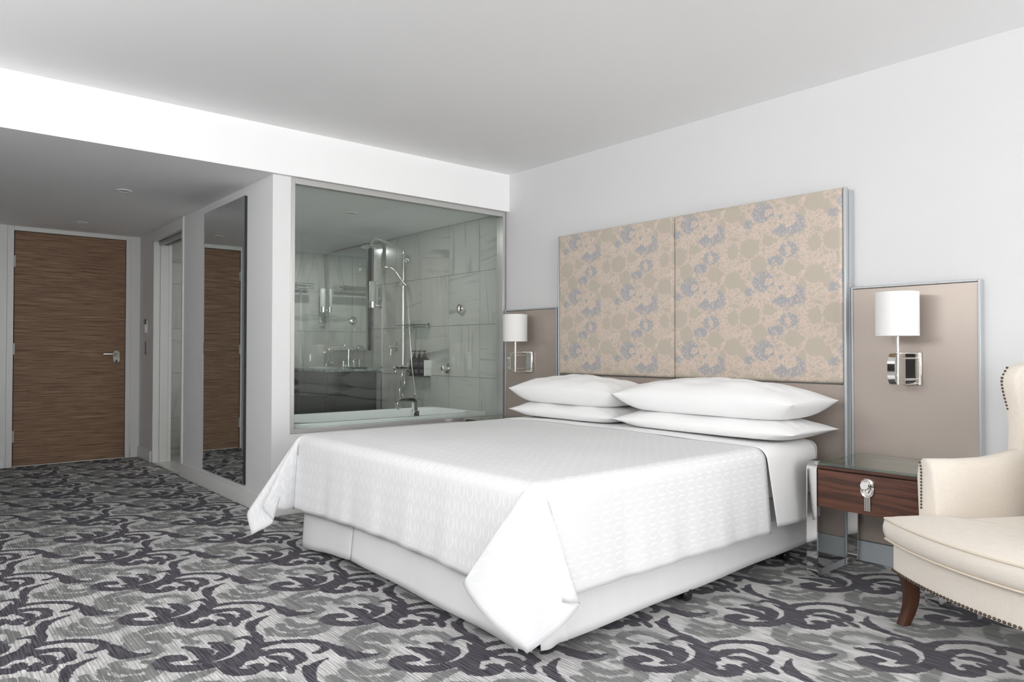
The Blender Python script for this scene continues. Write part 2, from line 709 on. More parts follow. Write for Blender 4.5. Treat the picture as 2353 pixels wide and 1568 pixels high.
# carpet: the woven scroll figure is held as distances on a fine grid, the material draws its edges and yarn
CPX, CPY = .514, .601
DARK=[
[(2.876,-1.774,0.0177),(2.852,-1.789,0.0282),(2.840,-1.819,0.0303),(2.850,-1.843,0.0240),(2.890,-1.845,0.0240),(2.932,-1.822,0.0240),(2.966,-1.782,0.0261),(2.985,-1.733,0.0261),(2.984,-1.669,0.0261),(2.966,-1.611,0.0261)],
[(2.773,-1.744,0.0083),(2.815,-1.724,0.0198),(2.859,-1.708,0.0303),(2.909,-1.701,0.0366),(2.925,-1.671,0.0324),(2.944,-1.682,0.0156)],
[(2.919,-1.745,0.0198),(2.947,-1.712,0.0219)],
[(2.793,-1.665,0.0093),(2.818,-1.645,0.0177),(2.854,-1.660,0.0177),(2.885,-1.660,0.0177)],
[(2.852,-1.632,0.0135),(2.888,-1.632,0.0240),(2.924,-1.649,0.0240)],
[(2.679,-1.483,0.0062),(2.721,-1.504,0.0104),(2.764,-1.509,0.0135),(2.808,-1.512,0.0135),(2.853,-1.512,0.0156),(2.897,-1.523,0.0167),(2.931,-1.545,0.0219),(2.959,-1.585,0.0293)],
[(2.671,-1.400,0.0051),(2.681,-1.437,0.0124),(2.702,-1.470,0.0177),(2.743,-1.493,0.0135),(2.783,-1.501,0.0114)],
[(2.821,-1.582,0.0104),(2.824,-1.545,0.0124),(2.850,-1.541,0.0135),(2.885,-1.551,0.0156),(2.930,-1.571,0.0219)],
[(2.938,-1.549,0.0198),(2.938,-1.503,0.0177),(2.953,-1.457,0.0156),(2.984,-1.411,0.0156),(3.024,-1.373,0.0156),(3.074,-1.352,0.0167),(3.109,-1.371,0.0167),(3.121,-1.399,0.0146),(3.110,-1.421,0.0093)],
[(3.091,-1.345,0.0124),(3.139,-1.324,0.0124),(3.188,-1.320,0.0156),(3.230,-1.305,0.0177),(3.253,-1.285,0.0167)],
[(2.610,-1.342,0.0124),(2.668,-1.345,0.0167),(2.723,-1.330,0.0177),(2.746,-1.281,0.0124),(2.752,-1.246,0.0072)],
[(2.957,-1.587,0.0324),(2.984,-1.584,0.0387),(3.001,-1.553,0.0261),(3.013,-1.503,0.0177),(3.044,-1.466,0.0177),(3.094,-1.460,0.0177),(3.136,-1.473,0.0240),(3.147,-1.499,0.0198)],
[(3.042,-1.550,0.0114),(3.071,-1.527,0.0198),(3.101,-1.519,0.0219),(3.133,-1.526,0.0198),(3.134,-1.552,0.0114)],
[(2.996,-1.655,0.0345),(3.037,-1.683,0.0303),(3.070,-1.685,0.0261),(3.103,-1.667,0.0240),(3.117,-1.630,0.0261),(3.106,-1.601,0.0261),(3.083,-1.608,0.0198),(3.073,-1.631,0.0093)],
[(2.970,-1.629,0.0345),(3.008,-1.619,0.0429),(3.033,-1.645,0.0303)],
[(3.111,-1.563,0.0156),(3.128,-1.575,0.0135)],
[(3.153,-1.577,0.0135),(3.167,-1.561,0.0124)],
[(3.131,-1.540,0.0135),(3.159,-1.570,0.0124)],
[(3.166,-1.520,0.0135),(3.192,-1.531,0.0156),(3.206,-1.538,0.0114)]]
CUT=[
[(2.850,-1.591,0.0017),(2.889,-1.589,0.0076),(2.930,-1.606,0.0119),(2.956,-1.646,0.0093),(2.963,-1.682,0.0059),(2.961,-1.716,0.0017)],
[(2.837,-1.757,0.0017),(2.866,-1.752,0.0068),(2.900,-1.755,0.0110),(2.908,-1.741,0.0068)],
[(2.901,-1.762,0.0093),(2.896,-1.795,0.0085),(2.876,-1.802,0.0026)],
[(2.824,-1.684,0.0017),(2.855,-1.672,0.0043),(2.886,-1.671,0.0068),(2.904,-1.686,0.0043)],
[(2.829,-1.568,0.0017),(2.855,-1.554,0.0051),(2.894,-1.555,0.0043)],
[(2.988,-1.550,0.0017),(2.981,-1.511,0.0059),(3.000,-1.454,0.0068),(3.042,-1.421,0.0068),(3.088,-1.420,0.0085),(3.114,-1.434,0.0102),(3.129,-1.431,0.0059)],
[(3.031,-1.543,0.0017),(3.053,-1.509,0.0051),(3.086,-1.493,0.0051),(3.116,-1.503,0.0043)],
[(3.061,-1.638,0.0059),(3.041,-1.613,0.0102),(3.054,-1.584,0.0093),(3.079,-1.568,0.0085),(3.106,-1.580,0.0059)],
[(3.077,-1.626,0.0026),(3.067,-1.642,0.0085)]]
GREY=[
[(2.756,-1.703,0.0180),(2.717,-1.723,0.0205),(2.685,-1.709,0.0192),(2.676,-1.660,0.0205),(2.700,-1.615,0.0205),(2.748,-1.589,0.0205),(2.799,-1.594,0.0230),(2.833,-1.612,0.0205)],
[(2.908,-1.256,0.0280),(2.944,-1.297,0.0255),(2.944,-1.365,0.0230),(2.905,-1.426,0.0205),(2.857,-1.460,0.0205),(2.809,-1.456,0.0205)],
[(2.758,-1.360,0.0180),(2.803,-1.365,0.0205),(2.847,-1.356,0.0230),(2.877,-1.321,0.0180),(2.879,-1.275,0.0155),(2.839,-1.250,0.0205),(2.808,-1.279,0.0155)],
[(2.789,-1.404,0.0180),(2.845,-1.414,0.0180),(2.896,-1.381,0.0155),(2.919,-1.326,0.0155)],
[(2.600,-1.280,0.0205),(2.610,-1.217,0.0230),(2.649,-1.175,0.0205),(2.687,-1.177,0.0180)],
[(2.626,-1.302,0.0205),(2.671,-1.282,0.0255),(2.686,-1.220,0.0180)],
[(2.686,-1.220,0.0155),(2.747,-1.220,0.0255),(2.775,-1.249,0.0180),(2.757,-1.310,0.0180)],
[(3.029,-1.127,0.0180),(3.032,-1.193,0.0280),(3.063,-1.263,0.0305),(3.091,-1.282,0.0180)],
[(3.092,-1.230,0.0130),(3.100,-1.184,0.0205),(3.137,-1.153,0.0255),(3.171,-1.137,0.0230)],
[(3.117,-1.264,0.0180),(3.157,-1.260,0.0255),(3.197,-1.238,0.0230)]]


def stroke_field(S2, x, y):
    d = np.full(x.shape, .2, np.float32)
    for st in S2:
        for a, b in zip(st[:-1], st[1:]):
            mx, my = (a[0] + b[0]) / 2, (a[1] + b[1]) / 2
            px = (x - mx + CPX / 2) % CPX - CPX / 2 - (a[0] - mx)
            py = (y - my + CPY / 2) % CPY - CPY / 2 - (a[1] - my)
            bx, by = b[0] - a[0], b[1] - a[1]
            h = np.clip((px * bx + py * by) / (bx * bx + by * by), 0, 1)
            d = np.minimum(d, np.hypot(px - bx * h, py - by * h) - (a[2] + (b[2] - a[2]) * h))
    return np.maximum(d, -.06)


def carpet():
    nx, ny = 60, 70
    gx, gy = np.meshgrid(np.arange(nx) * CPX / nx, np.arange(ny) * CPY / ny, indexing='ij')
    fields = {k: stroke_field(v, gx, gy) for k, v in (('dark', DARK), ('cut', CUT), ('grey', GREY))}
    V, F, A, base = [], [], {k: [] for k in fields}, 0

    def patch(x0, x1, y0, y1, step=1):
        nonlocal base
        i = np.arange(math.floor(x0 / CPX * nx), math.ceil(x1 / CPX * nx) + 1, step)
        j = np.arange(math.floor(y0 / CPY * ny), math.ceil(y1 / CPY * ny) + 1, step)
        xs = np.clip(i * CPX / nx, x0, x1)
        ys = np.clip(j * CPY / ny, y0, y1)
        gx2, gy2 = np.meshgrid(xs, ys, indexing='ij')
        V.append(np.stack([gx2, gy2, np.zeros_like(gx2)], -1).reshape(-1, 3))
        for k in fields:
            A[k].append(fields[k][np.ix_(i % nx, j % ny)].reshape(-1))
        a, b = len(i), len(j)
        idx = (np.arange(a)[:, None] * b + np.arange(b)[None, :]) + base
        F.append(np.stack([idx[:-1, :-1], idx[1:, :-1], idx[1:, 1:], idx[:-1, 1:]], -1).reshape(-1, 4))
        base += a * b

    patch(0, 4.6, -4.4, 0)
    patch(XD, 0, -3.75, YC + .005)
    patch(4.6, XE, -4.4, 0, 4)
    patch(0, XE, YF, -4.4, 4)
    V, F = np.concatenate(V), np.concatenate(F)
    me = bpy.data.meshes.new('floor')
    me.vertices.add(len(V))
    me.vertices.foreach_set('co', V.astype(np.float32).reshape(-1))
    me.loops.add(F.size)
    me.loops.foreach_set('vertex_index', F.astype(np.int32).reshape(-1))
    me.polygons.add(len(F))
    me.polygons.foreach_set('loop_start', np.arange(len(F), dtype=np.int32) * 4)
    me.update(calc_edges=True)
    for k in fields:
        at = me.attributes.new(k, 'FLOAT', 'POINT')
        at.data.foreach_set('value', np.concatenate(A[k]).astype(np.float32))
    me.validate()
    return link('floor', me, 'carpet')


struct(carpet(), 'grey and aubergine scroll patterned carpet')
sbox('floor_subfloor', 'grout', XD - .1, YF - .1, -.12, XE + .1, .1, -.004)
sbox('ceiling', 'paint_ceiling', .041, YF, H, XE, 0, H + .12, label='plain white bedroom ceiling')
sbox('ceiling_lower', 'paint_ceiling', XD - .1, YF, S, .041, .012, H + .12, label='lowered ceiling over corridor and bathroom with white fascia')
sbox('wall_headboard', 'paint_headwall', 0, 0, 0, XE, .12, H, label='pale wall behind the bed')
wo = sroot('wall_opposite', 'wall opposite the bed with an added fill light opening')
for c in ((-.1, YF - .12, 0, XE, YF, 1.62), (-.1, YF - .12, 2.42, XE, YF, H), (-.1, YF - .12, 1.62, .96, YF, 2.42), (5.64, YF - .12, 1.62, XE, YF, 2.42)):
    B().box(*c).build('wall_piece', 'paint_wall', wo)
B().box(.70, YF, .66, 1.80, YF + .05, 1.36).build('added_dark_reflection_panel', 'dark_laminate', wo, bevel=.004)  # unseen, added so the lamp chrome has something dark to reflect
w2 = sroot('added_fill_surround', 'added surround of the high fill light opposite the bed', (3.3, YF, 1.62))  # made-up opening, its bars frame the added high fill light
for c in ((.96, YF - .05, 1.62, 5.64, YF + .01, 1.645), (.96, YF - .05, 2.395, 5.64, YF + .01, 2.42), (.96, YF - .05, 1.645, .985, YF + .01, 2.395), (5.615, YF - .05, 1.645, 5.64, YF + .01, 2.395)):
    B().box(*c).build('window_frame', 'window_metal', w2, bevel=.002)
w3 = sroot('window_3', 'long window right of the camera', (XE, -2.45, .12))
for c in ((XE - .01, -4.78, .12, XE + .06, -.12, .15), (XE - .01, -4.78, 2.37, XE + .06, -.12, 2.40), (XE - .01, -4.78, .15, XE + .06, -4.75, 2.37), (XE - .01, -.15, .15, XE + .06, -.12, 2.37)):
    B().box(*c).build('window_frame', 'window_metal', w3, bevel=.002)
# window wall with its opening
ww = sroot('wall_window', 'wall with the long window')
for nm, c in (('panel_below', (XE, YF, 0, XE + .12, 0, .12)), ('panel_above', (XE, YF, 2.40, XE + .12, 0, H)), ('panel_side', (XE, YF, .12, XE + .12, -4.78, 2.40)), ('panel_side', (XE, -.12, .12, XE + .12, 0, 2.40))):
    B().box(*c).build(nm, 'paint_wall', ww)
# corridor: far side, entry wall, bathroom wall with its doorway
sbox('wall_corridor_side', 'paint_wall', XD - .1, YF, 0, 0, -3.75, S)
DX0, DX1, DZ = -2.834, -1.905, 2.10
we = sroot('wall_entry', 'entry wall at the corridor end')
for c in ((XD - .12, -3.75, 0, XD, -2.98, S), (XD - .12, -2.05, 0, XD, YC + .2, S), (XD - .12, -2.98, 2.14, XD, -2.05, S)):
    B().box(*c).build('wall_piece', 'paint_trim', we)
wc = sroot('wall_corridor', 'grey-lit corridor wall with doorway and mirror')
for c in ((XD, YC, 0, DX0, YC + .15, S), (DX1, YC, 0, 0, YC + .12, S), (DX0, YC, DZ, DX1, YC + .15, S)):
    B().box(*c).build('wall_piece', 'paint_wall', wc)
# bathroom window wall
wb = sroot('wall_bathroom', 'white wall around the bathroom window')
B().box(-.10, YC + .1201, 0, 0, -1.8165, S).build('wall_piece', 'paint_wall', wb)
B().box(-.10, -1.8165, 0, 0, 0, .512).build('wall_piece', 'paint_wall', wb)
B().box(-.0005, YC + .0005, 0, .0005, YC + .1201, S).build('wall_corner', 'paint_wall', wb)

# baseboards
bb = B()
prof = [(0, 0), (-.016, 0), (-.016, .088), (-.010, .096), (-.010, .104), (0, .108)]


def base_run_x(name, x0, x1, y, label=None):
    return struct(B().prism([(y + a, z) for a, z in prof], 'x', x0, x1).build(name, 'paint_trim', bevel=.0015), label)


base_run_x('baseboard_corridor', DX1 + .001, -.0, YC, 'pale baseboard under the corridor mirror')
base_run_x('baseboard_corridor_far', XD, DX0 - .04, YC)
struct(B().prism([(XD - a, z) for a, z in prof], 'y', -2.015, YC - .016).build('baseboard_entry', 'paint_trim', bevel=.0015))
struct(B().prism([(XD - a, z) for a, z in prof], 'y', -3.75, -3.03).build('baseboard_entry_left', 'paint_trim', bevel=.0015))
struct(B().prism([(-a, z) for a, z in prof], 'y', YC - .016, -.05).build('baseboard_bathroom', 'paint_trim', bevel=.0015))
base_run_x('baseboard_headboard', 3.38, XE, -.0)

# entry door
d1 = sroot('door_1', 'brown horizontal-grain entry door with white frame', (XD, -2.515, 0))
B().box(XD - .045, -2.964, .006, XD + .002, -2.068, 2.128).build('door_leaf', 'door_wood', d1, bevel=.002)
B().box(XD - .06, -2.98, 0, XD - .046, -2.05, 2.14).build('door_stop', 'dark_line', d1)
fr = [(XD - .05, -3.018, 0, XD + .012, -2.970, 2.170), (XD - .05, -2.063, 0, XD + .012, -2.022, 2.170), (XD - .05, -2.970, 2.132, XD + .012, -2.063, 2.170)]
for c in fr:
    B().box(*c).build('door_frame', 'paint_trim', d1, bevel=.002)
for z in (1.854, 1.064, .276):
    hg = B()
    hg.cyl((XD + .006, -2.968, z - .052), (XD + .006, -2.968, z + .052), .0075, n=12)
    hg.box(XD - .001, -2.979, z - .05, XD + .004, -2.957, z + .05)
    hg.build('hinge', 'silver_metal', d1, smooth=40)
hd = B()
hd.prism([(-2.142 + .030 * math.cos(t), 1.018 + .034 * math.sin(t)) for t in np.linspace(0, PI, 13)] + [(-2.142 + .030 * math.cos(t), .962 + .034 * math.sin(t)) for t in np.linspace(PI, 2 * PI, 13)], 'x', XD + .001, XD + .014)
lockp = hd.build('lock_plate', 'nickel', d1, bevel=.003)
lev = B().cyl((XD + .012, -2.142, 1.016), (XD + .05, -2.142, 1.016), .012, n=16)
lev.tube(smoothpath([(XD + .048, -2.146, 1.016), (XD + .058, -2.165, 1.016), (XD + .058, -2.20, 1.016), (XD + .054, -2.262, 1.016)], 6), .0105, 12)
lev.build('door_handle', 'nickel', d1, smooth=40)
B().lathe([(.027, 0), (.027, .006), (.022, .009)], (XD + .013, -2.142, 1.016), 24, 'x').build('rosette', 'nickel', d1, smooth=30)
B().box(XD + .013, -2.150, .928, XD + .017, -2.134, .958).build('keyhole_cover', 'black_plastic', d1, bevel=.002)

# sliding bathroom door opening
d2 = sroot('door_2', 'open sliding doorway to the bathroom with white lining', ((DX0 + DX1) / 2, YC, 0))
B().box(DX0 - .004, YC - .004, 0, DX0 + .012, YC + .05, 2.075).build('jamb', 'paint_trim', d2, bevel=.001)
B().box(DX0 - .004, YC + .056, 0, DX0 + .012, YC + .150, 2.075).build('jamb', 'paint_trim', d2, bevel=.001)
B().box(DX0 - .006, YC + .128, 0, DX0 + .018, YC + .155, 2.075).build('jamb', 'paint_trim', d2, bevel=.001)
B().box(DX1 - .012, YC - .012, .108, DX1 + .022, YC + .14, S).build('door_frame', 'paint_trim', d2, bevel=.002)
B().box(DX0 - .03, YC - .012, 2.075, DX1 - .012, YC + .03, 2.112).build('door_frame', 'paint_trim', d2, bevel=.002)
B().box(DX0 + .012, YC + .04, 2.04, DX1 - .012, YC + .075, 2.10).build('track_cover', 'silver_metal', d2, bevel=.002)
B().box(DX0 + .012, YC + .095, 2.045, DX1 - .012, YC + .135, 2.10).build('sliding_track', 'mirror_edge', d2, bevel=.002)
B().box(DX0 + .012, YC - .004, -.003, DX1 - .012, YC + .012, .003).build('threshold', 'silver_metal', d2)

# bathroom shell
sbox('wall_bath_tiled', 'grout', -3.4, .012, 0, 0, .12, S, label='bathroom wall of marble tiles')
wt = bpy.data.objects['wall_bath_tiled']
sbox('wall_bath_back', 'grout', -3.40, YC + .15, 0, -3.292, .012, S, label='far bathroom wall of marble tiles')
wk = bpy.data.objects['wall_bath_back']
fb = sbox('floor_bathroom', 'grout', -3.29, YC + .012, -.10, -.10, .012, -.006, label='pale marble tiled bathroom floor')
TW, TH, GAP = .449, .452, .0035
colx = [-.345 - TW * k for k in range(7)]
colx = [0.0] + [x for x in colx if x > -3.28] + [-3.28]
rowz = [0.0, .371, .823, 1.275, 1.727, 2.1736]
tmesh = {}


def tile(w2, d2_, h2, material):
    k = (round(w2, 3), round(d2_, 3), round(h2, 3), material)
    if k not in tmesh:
        b = B().box(-w2 / 2, -d2_ / 2, -h2 / 2, w2 / 2, d2_ / 2, h2 / 2)
        me = b.mesh('tile')
        me.materials.append(MATS[material])
        tmesh[k] = me
    return tmesh[k]


def put_tile(parent, w2, d2_, h2, material, c):
    o = bpy.data.objects.new('tile', tile(w2, d2_, h2, material))
    COL.objects.link(o)
    o.parent = parent
    o.location = Vector(c) - wloc(parent)


for i in range(len(colx) - 1):
    xa, xb = colx[i + 1], colx[i]
    for j in range(5):
        za, zb = rowz[j], rowz[j + 1]
        put_tile(wt, xb - xa - GAP, .012, zb - za - GAP, ('tile_vertical', 'tile_horizontal')[(i + j + 1) % 2], ((xa + xb) / 2, .006, (za + zb) / 2))
ys = [-.012, -.449, -.898, -1.347, YC + .152]
for i in range(4):
    ya, yb = ys[i + 1], ys[i]
    for j in range(5):
        za, zb = rowz[j], rowz[j + 1]
        put_tile(wk, .012, yb - ya - GAP, zb - za - GAP, ('tile_vertical', 'tile_horizontal')[(i + j) % 2], (-3.286, (ya + yb) / 2, (za + zb) / 2))
for i in range(4):
    for j in range(3):
        xa, xb = -3.28 + .449 * i, -3.28 + .449 * (i + 1)
        ya, yb = (YC + .014, YC + .19)[j > 0] + .449 * max(j - 1, 0), YC + .19 + .449 * j
        put_tile(fb, xb - xa - GAP, yb - ya - GAP, .010, 'tile_horizontal', ((xa + xb) / 2, (ya + yb) / 2, -.003))

# bathroom window in the bedroom wall
w1 = sroot('window_1', 'internal bathroom window with brushed metal frame', (0, -.91, .51))
Ya, Yb, Za, Zb = -1.8164, -.0112, .513, 2.1745
FW = .026
for c in ((-.075, Ya, Za, .006, Ya + FW, Zb), (-.075, Yb - FW, Za, .006, Yb, Zb), (-.075, Ya + FW, Za, .006, Yb - FW, Za + FW), (-.075, Ya + FW, Zb - FW - .004, .006, Yb - FW, Zb)):
    B().box(*c).build('window_frame', 'window_metal', w1, bevel=.0015)
B().box(-.012, Ya + FW, Zb - FW - .013, .010, Yb - FW, Zb - FW - .004).build('window_bead', 'window_metal', w1, bevel=.001)
B().box(-.040, Ya + FW - .004, Za + FW - .004, -.032, Yb - FW + .004, Zb - FW).build('window_pane', 'window_glass', w1)


# recessed ceiling lights
def downlight(x, y, z, label, group, power=0):
    t = thing('ceiling_downlight', label, 'downlight', (x, y, z), group)
    B().lathe([(.030, -.001), (.034, -.006), (.047, -.006), (.052, -.001), (.052, .0)], (x, y, z), 32).build('trim_ring', 'white_plastic', t, smooth=30)
    B().lathe([(.029, -.002), (.012, -.004)], (x, y, z), 24).build('lens', 'lens_grey', t, smooth=30)
    if power:
        l = bpy.data.lights.new('downlight_lamp', 'AREA')
        l.shape, l.size, l.energy, l.color = 'DISK', .06, power, (1.0, .97, .93)
        lo = bpy.data.objects.new('downlight_lamp', l)
        COL.objects.link(lo)
        lo.parent = t
        lo.location = (0, 0, -.012)
    return t


downlight(-1.14, -2.548, S, 'round white downlight in corridor ceiling nearer the bed', 'corridor ceiling downlights')
downlight(-2.766, -2.541, S, 'round white downlight in corridor ceiling just before the entry door', 'corridor ceiling downlights')
downlight(-.834, -.945, S, 'round downlight in bathroom ceiling above the bathtub', 'bathroom ceiling downlights', 5)
downlight(-2.528, -.326, S, 'round downlight in bathroom ceiling above the vanity mirror', 'bathroom ceiling downlights', 5)


# ---------------------------------------------------------------- headboard and lamp panels
def headboard():
    t = thing('headboard', 'tall headboard of pink-beige floral fabric with silver edge', 'headboard', (1.73, -.03, 0))
    x0, x1, zt = .684, 2.781, 1.889
    B().box(x0 + .012, -.045, .10, x1 - .012, -.001, zt - .006).build('back_board', 'silver_metal', t)
    for xa, xb in ((x0, x0 + .016), (x1 - .016, x1)):
        B().box(xa, -.083, 0, xb, -.050, zt).build('edge_profile', 'silver_metal', t, bevel=.006, seg=3)
    for xa, xb in ((x0 - .008, x0 + .012), (x1 - .012, x1 + .006)):
        B().box(xa, -.050, 0, xb, -.001, zt - .012).build('edge_return', 'silver_metal', t, bevel=.002)
    xm = 1.720
    for xa, xb in ((x0 + .016, xm - .0015), (xm + .0015, x1 - .016)):
        B().box(xa, -.086, .885, xb, -.045, zt).build('fabric_panel', 'floral_fabric', t, bevel=.016, seg=4)
    B().tube([(xm, -.083, .89), (xm, -.083, zt - .004)], .004, 8).build('seam_piping', 'floral_fabric', t, smooth=60)
    B().box(x0 + .016, -.066, .103, x1 - .016, -.045, .879).build('lower_panel', 'taupe_vinyl', t, bevel=.002)
    B().box(x0 + .016, -.062, 0, x1 - .016, -.004, .101).build('plinth', 'plinth_metal', t, bevel=.002)
    return t


headboard()


def lamp_panel(x0, x1, label):
    zt, fw = 1.377, .011
    t = thing('lamp_panel', label, 'wall panel', ((x0 + x1) / 2, -.025, 0), 'vinyl panels beside the headboard')
    for c in ((x0, -.052, 0, x0 + fw, -.001, zt), (x1 - fw, -.052, 0, x1, -.001, zt), (x0 + fw, -.052, zt - fw, x1 - fw, -.001, zt)):
        B().box(*c).build('panel_frame', 'silver_metal', t, bevel=.002)
    B().box(x0 + fw, -.046, .104, x1 - fw, -.001, zt - fw - .002).build('panel_face', 'taupe_vinyl', t, bevel=.001)
    B().box(x0 + fw, -.051, 0, x1 - fw, -.001, .101).build('plinth', 'plinth_metal', t, bevel=.002)
    return t


lamp_panel(2.790, 3.364, 'taupe vinyl panel in silver frame behind the right bedside lamp and armchair')
lamp_panel(.046, .645, 'dark-looking vinyl panel in silver frame between bathroom window and headboard')


# ---------------------------------------------------------------- bedside wall lamps
def wall_lamp(cx, label):
    y = -.18
    t = thing('wall_lamp', label, 'wall lamp', (cx, -.052, .97), 'bedside wall lamps')
    r, z0, z1 = .092, 1.122, 1.327
    B().lathe([(r, z0), (r, z1), (r - .003, z1), (r - .003, z0), (r, z0)], (cx, y, 0), 48, caps=False).build('lamp_shade', 'lamp_shade', t, smooth=40)
    sp = B()
    for k in range(3):
        a = 2 * PI * k / 3
        sp.cyl((cx, y, z1 - .03), (cx + (r - .003) * math.cos(a), y + (r - .003) * math.sin(a), z1 - .012), .0015, n=6)
    sp.cyl((cx, y, z0 + .02), (cx, y, z1 - .02), .012, n=16)
    sp.build('shade_holder', 'shade_lining', t, smooth=40)
    B().lathe([(r - .0035, z0 + .003), (r - .0035, z1 - .003)], (cx, y, 0), 48, caps=False).build('shade_lining', 'shade_lining', t, smooth=40)
    B().cyl((cx, y, .893), (cx, y, 1.16), .0085, n=18).build('stem', 'nickel', t, smooth=40)
    B().box(cx - .012, -.060, .890, cx + .060, -.051, 1.045).build('back_plate', 'chrome', t, bevel=.002)
    # bent chrome strap, a D seen from the side
    yo, zl, zh, th, rr = -.243, .892, 1.043, .0035, .05
    pts = [(-.062, zh)] + [(yo + rr + rr * math.cos(a), zh - rr + rr * math.sin(a)) for a in np.linspace(PI / 2, PI, 9)] + [(yo + rr + rr * math.cos(a), zl + rr + rr * math.sin(a)) for a in np.linspace(PI, 1.5 * PI, 9)] + [(-.062, zl)]
    pin = [(-.062, zh - th)] + [(yo + rr + (rr - th) * math.cos(a), zh - rr + (rr - th) * math.sin(a)) for a in np.linspace(PI / 2, PI, 9)] + [(yo + rr + (rr - th) * math.cos(a), zl + rr + (rr - th) * math.sin(a)) for a in np.linspace(PI, 1.5 * PI, 9)] + [(-.062, zl + th)]
    st = B()
    xa, xb = cx - .020, cx + .012
    st.rings([[(xa, p[0], p[1]), (xb, p[0], p[1]), (xb, q[0], q[1]), (xa, q[0], q[1])] for p, q in zip(pts, pin)])
    st.build('bracket_strap', 'chrome', t, smooth=35)
    for z in (1.018, .918):
        B().cyl((cx, y, z), (cx + .045, -.058, z), .004, n=12).build('bracket_rod', 'nickel', t, smooth=40)
    B().cyl((cx + .054, -.066, .892), (cx + .054, -.066, 1.043), .0035, n=12).build('pivot_rod', 'nickel', t, smooth=40)
    return t


wall_lamp(3.062, 'white drum wall lamp with chrome bracket above the nightstand beside the armchair')
wall_lamp(.325, 'white drum wall lamp with chrome bracket next to the bathroom window')


# ---------------------------------------------------------------- nightstands
def nightstand(x0, label):
    x1 = x0 + .553
    yf, yb, zt, sw, th, rr = -.505, -.075, .540, .049, .011, .042
    t = thing('nightstand', label, 'nightstand', ((x0 + x1) / 2, (yf + yb) / 2, 0), 'walnut nightstands beside the bed')
    out, inn = rrect(yf, .001, yb, zt, rr, 8), rrect(yf + th, .001 + th, yb - th, zt - th, rr - th, 8)
    for xa in (x0, x1 - sw):
        b = B()
        ring = [[(xa, *p), (xa + sw, *p), (xa + sw, *q), (xa, *q)] for p, q in zip(out, inn)]
        b.rings(ring + [ring[0]], False, False)
        b.build('loop_leg', 'chrome', t, smooth=35, bevel=0)
    xi, xo = x0 + sw + .002, x1 - sw - .002
    B().box(xi, yf + .022, .333, xo, yb - .02, .512).build('case', 'walnut', t, bevel=.0015)
    B().box(xi, yf + .002, .512, xo, yb - .012, .5265).build('top_board', 'walnut', t, bevel=.0015)
    B().box(xi, yf, .5275, xo, yb - .006, .5395).build('glass_top', 'green_glass', t, bevel=.001)
    dr = B().box(xi + .001, yf + .004, .334, xo - .001, yf + .0215, .507).build('drawer_front', 'walnut', t, bevel=.0015)
    cx, y = (xi + xo) / 2, yf + .004
    pull = B()
    pull.prism([(cx + .028 * math.cos(a), .466 + .028 * math.sin(a)) for a in np.linspace(0, PI, 15)] + [(cx + .028 * math.cos(a), .438 + .028 * math.sin(a)) for a in np.linspace(PI, 2 * PI, 15)], 'y', y - .006, y)
    for rr2, zc in ((.026, .466), (.021, .464)):
        pull.tube([(cx + rr2 * math.cos(a), y - .008, zc + rr2 * math.sin(a)) for a in np.linspace(-.4, PI + .4, 24)], .0022, 8)
    for rr2 in (.026, .020):
        pull.tube([(cx + rr2 * math.cos(a), y - .008, .438 + rr2 * math.sin(a)) for a in np.linspace(PI - .5, 2 * PI + .5, 24)], .0022, 8)
    for sx in (-1, 1):
        pull.tube(smoothpath([(cx + sx * .020, y - .009, .452), (cx + sx * .010, y - .010, .444), (cx + sx * .004, y - .010, .430)], 6), .0025, 8)
    for k in range(4):
        pull.cyl((cx - .0105 + .007 * k, y - .004, .352), (cx - .0105 + .007 * k, y - .004, .412), .0032, n=10)
    pull.build('drawer_pull', 'nickel', dr, smooth=40)
    B().lathe([(.010, 0), (.010, -.012), (.0185, -.016), (.0195, -.020), (.0195, -.030), (.017, -.033)], (cx, y - .004, .466), 28, 'y').build('knob', 'nickel', dr, smooth=30)
    return t


nightstand(2.784, 'walnut nightstand with chrome loop legs and glass top next to the armchair')
nightstand(.078, 'nightstand mostly hidden behind the bed below the bathroom window corner')


# ---------------------------------------------------------------- bed
BX0, BX1, BY0, BY1, BZ = .80, 2.655, -2.10, -.092, .598
bed = thing('bed', 'king bed base and mattress with pale skirt on black castors', 'bed', (1.73, -1.1, 0))


def rounded_slab(x0, y0, x1, y1, z0, z1, rc, re):
    b = B()
    rings = []
    for a in np.linspace(-PI / 2, 0, 5):
        i = re * (1 - math.cos(a))
        rings.append([(x, y, z0 + re + re * math.sin(a)) for x, y in rrect(x0 + i, y0 + i, x1 - i, y1 - i, max(rc - i, .004), 5)])
    for a in np.linspace(0, PI / 2, 6):
        i = re * (1 - math.cos(a))
        rings.append([(x, y, z1 - re + re * math.sin(a)) for x, y in rrect(x0 + i, y0 + i, x1 - i, y1 - i, max(rc - i, .004), 5)])
    return b.rings(rings)


rounded_slab(BX0, BY0, BX1, BY1, .345, BZ - .006, .06, .045).build('mattress', 'white_cotton', bed, smooth=50)
B().box(BX0 + .02, BY0 + .03, .09, BX1 - .035, BY1, .343).build('base', 'skirt_cotton', bed, bevel=.01)
for x, y in ((2.585, -2.000), (2.606, -1.205), (.85, -2.01), (.85, -1.20), (2.58, -.35), (.85, -.35)):
    c = B()
    for dx in (-.016, .016):
        c.lathe([(.006, -.011), (.022, -.010), (.027, -.004), (.027, .004), (.022, .010), (.006, .011)], (x + dx, y, .0305), 20, 'x')
    c.cyl((x - .02, y, .0305), (x + .02, y, .0305), .006, n=10)
    c.lathe([(.030, .030), (.030, .052), (.012, .060), (.012, .092)], (x, y + .006, 0), 16)
    c.build('castor', 'black_plastic', bed, smooth=40)


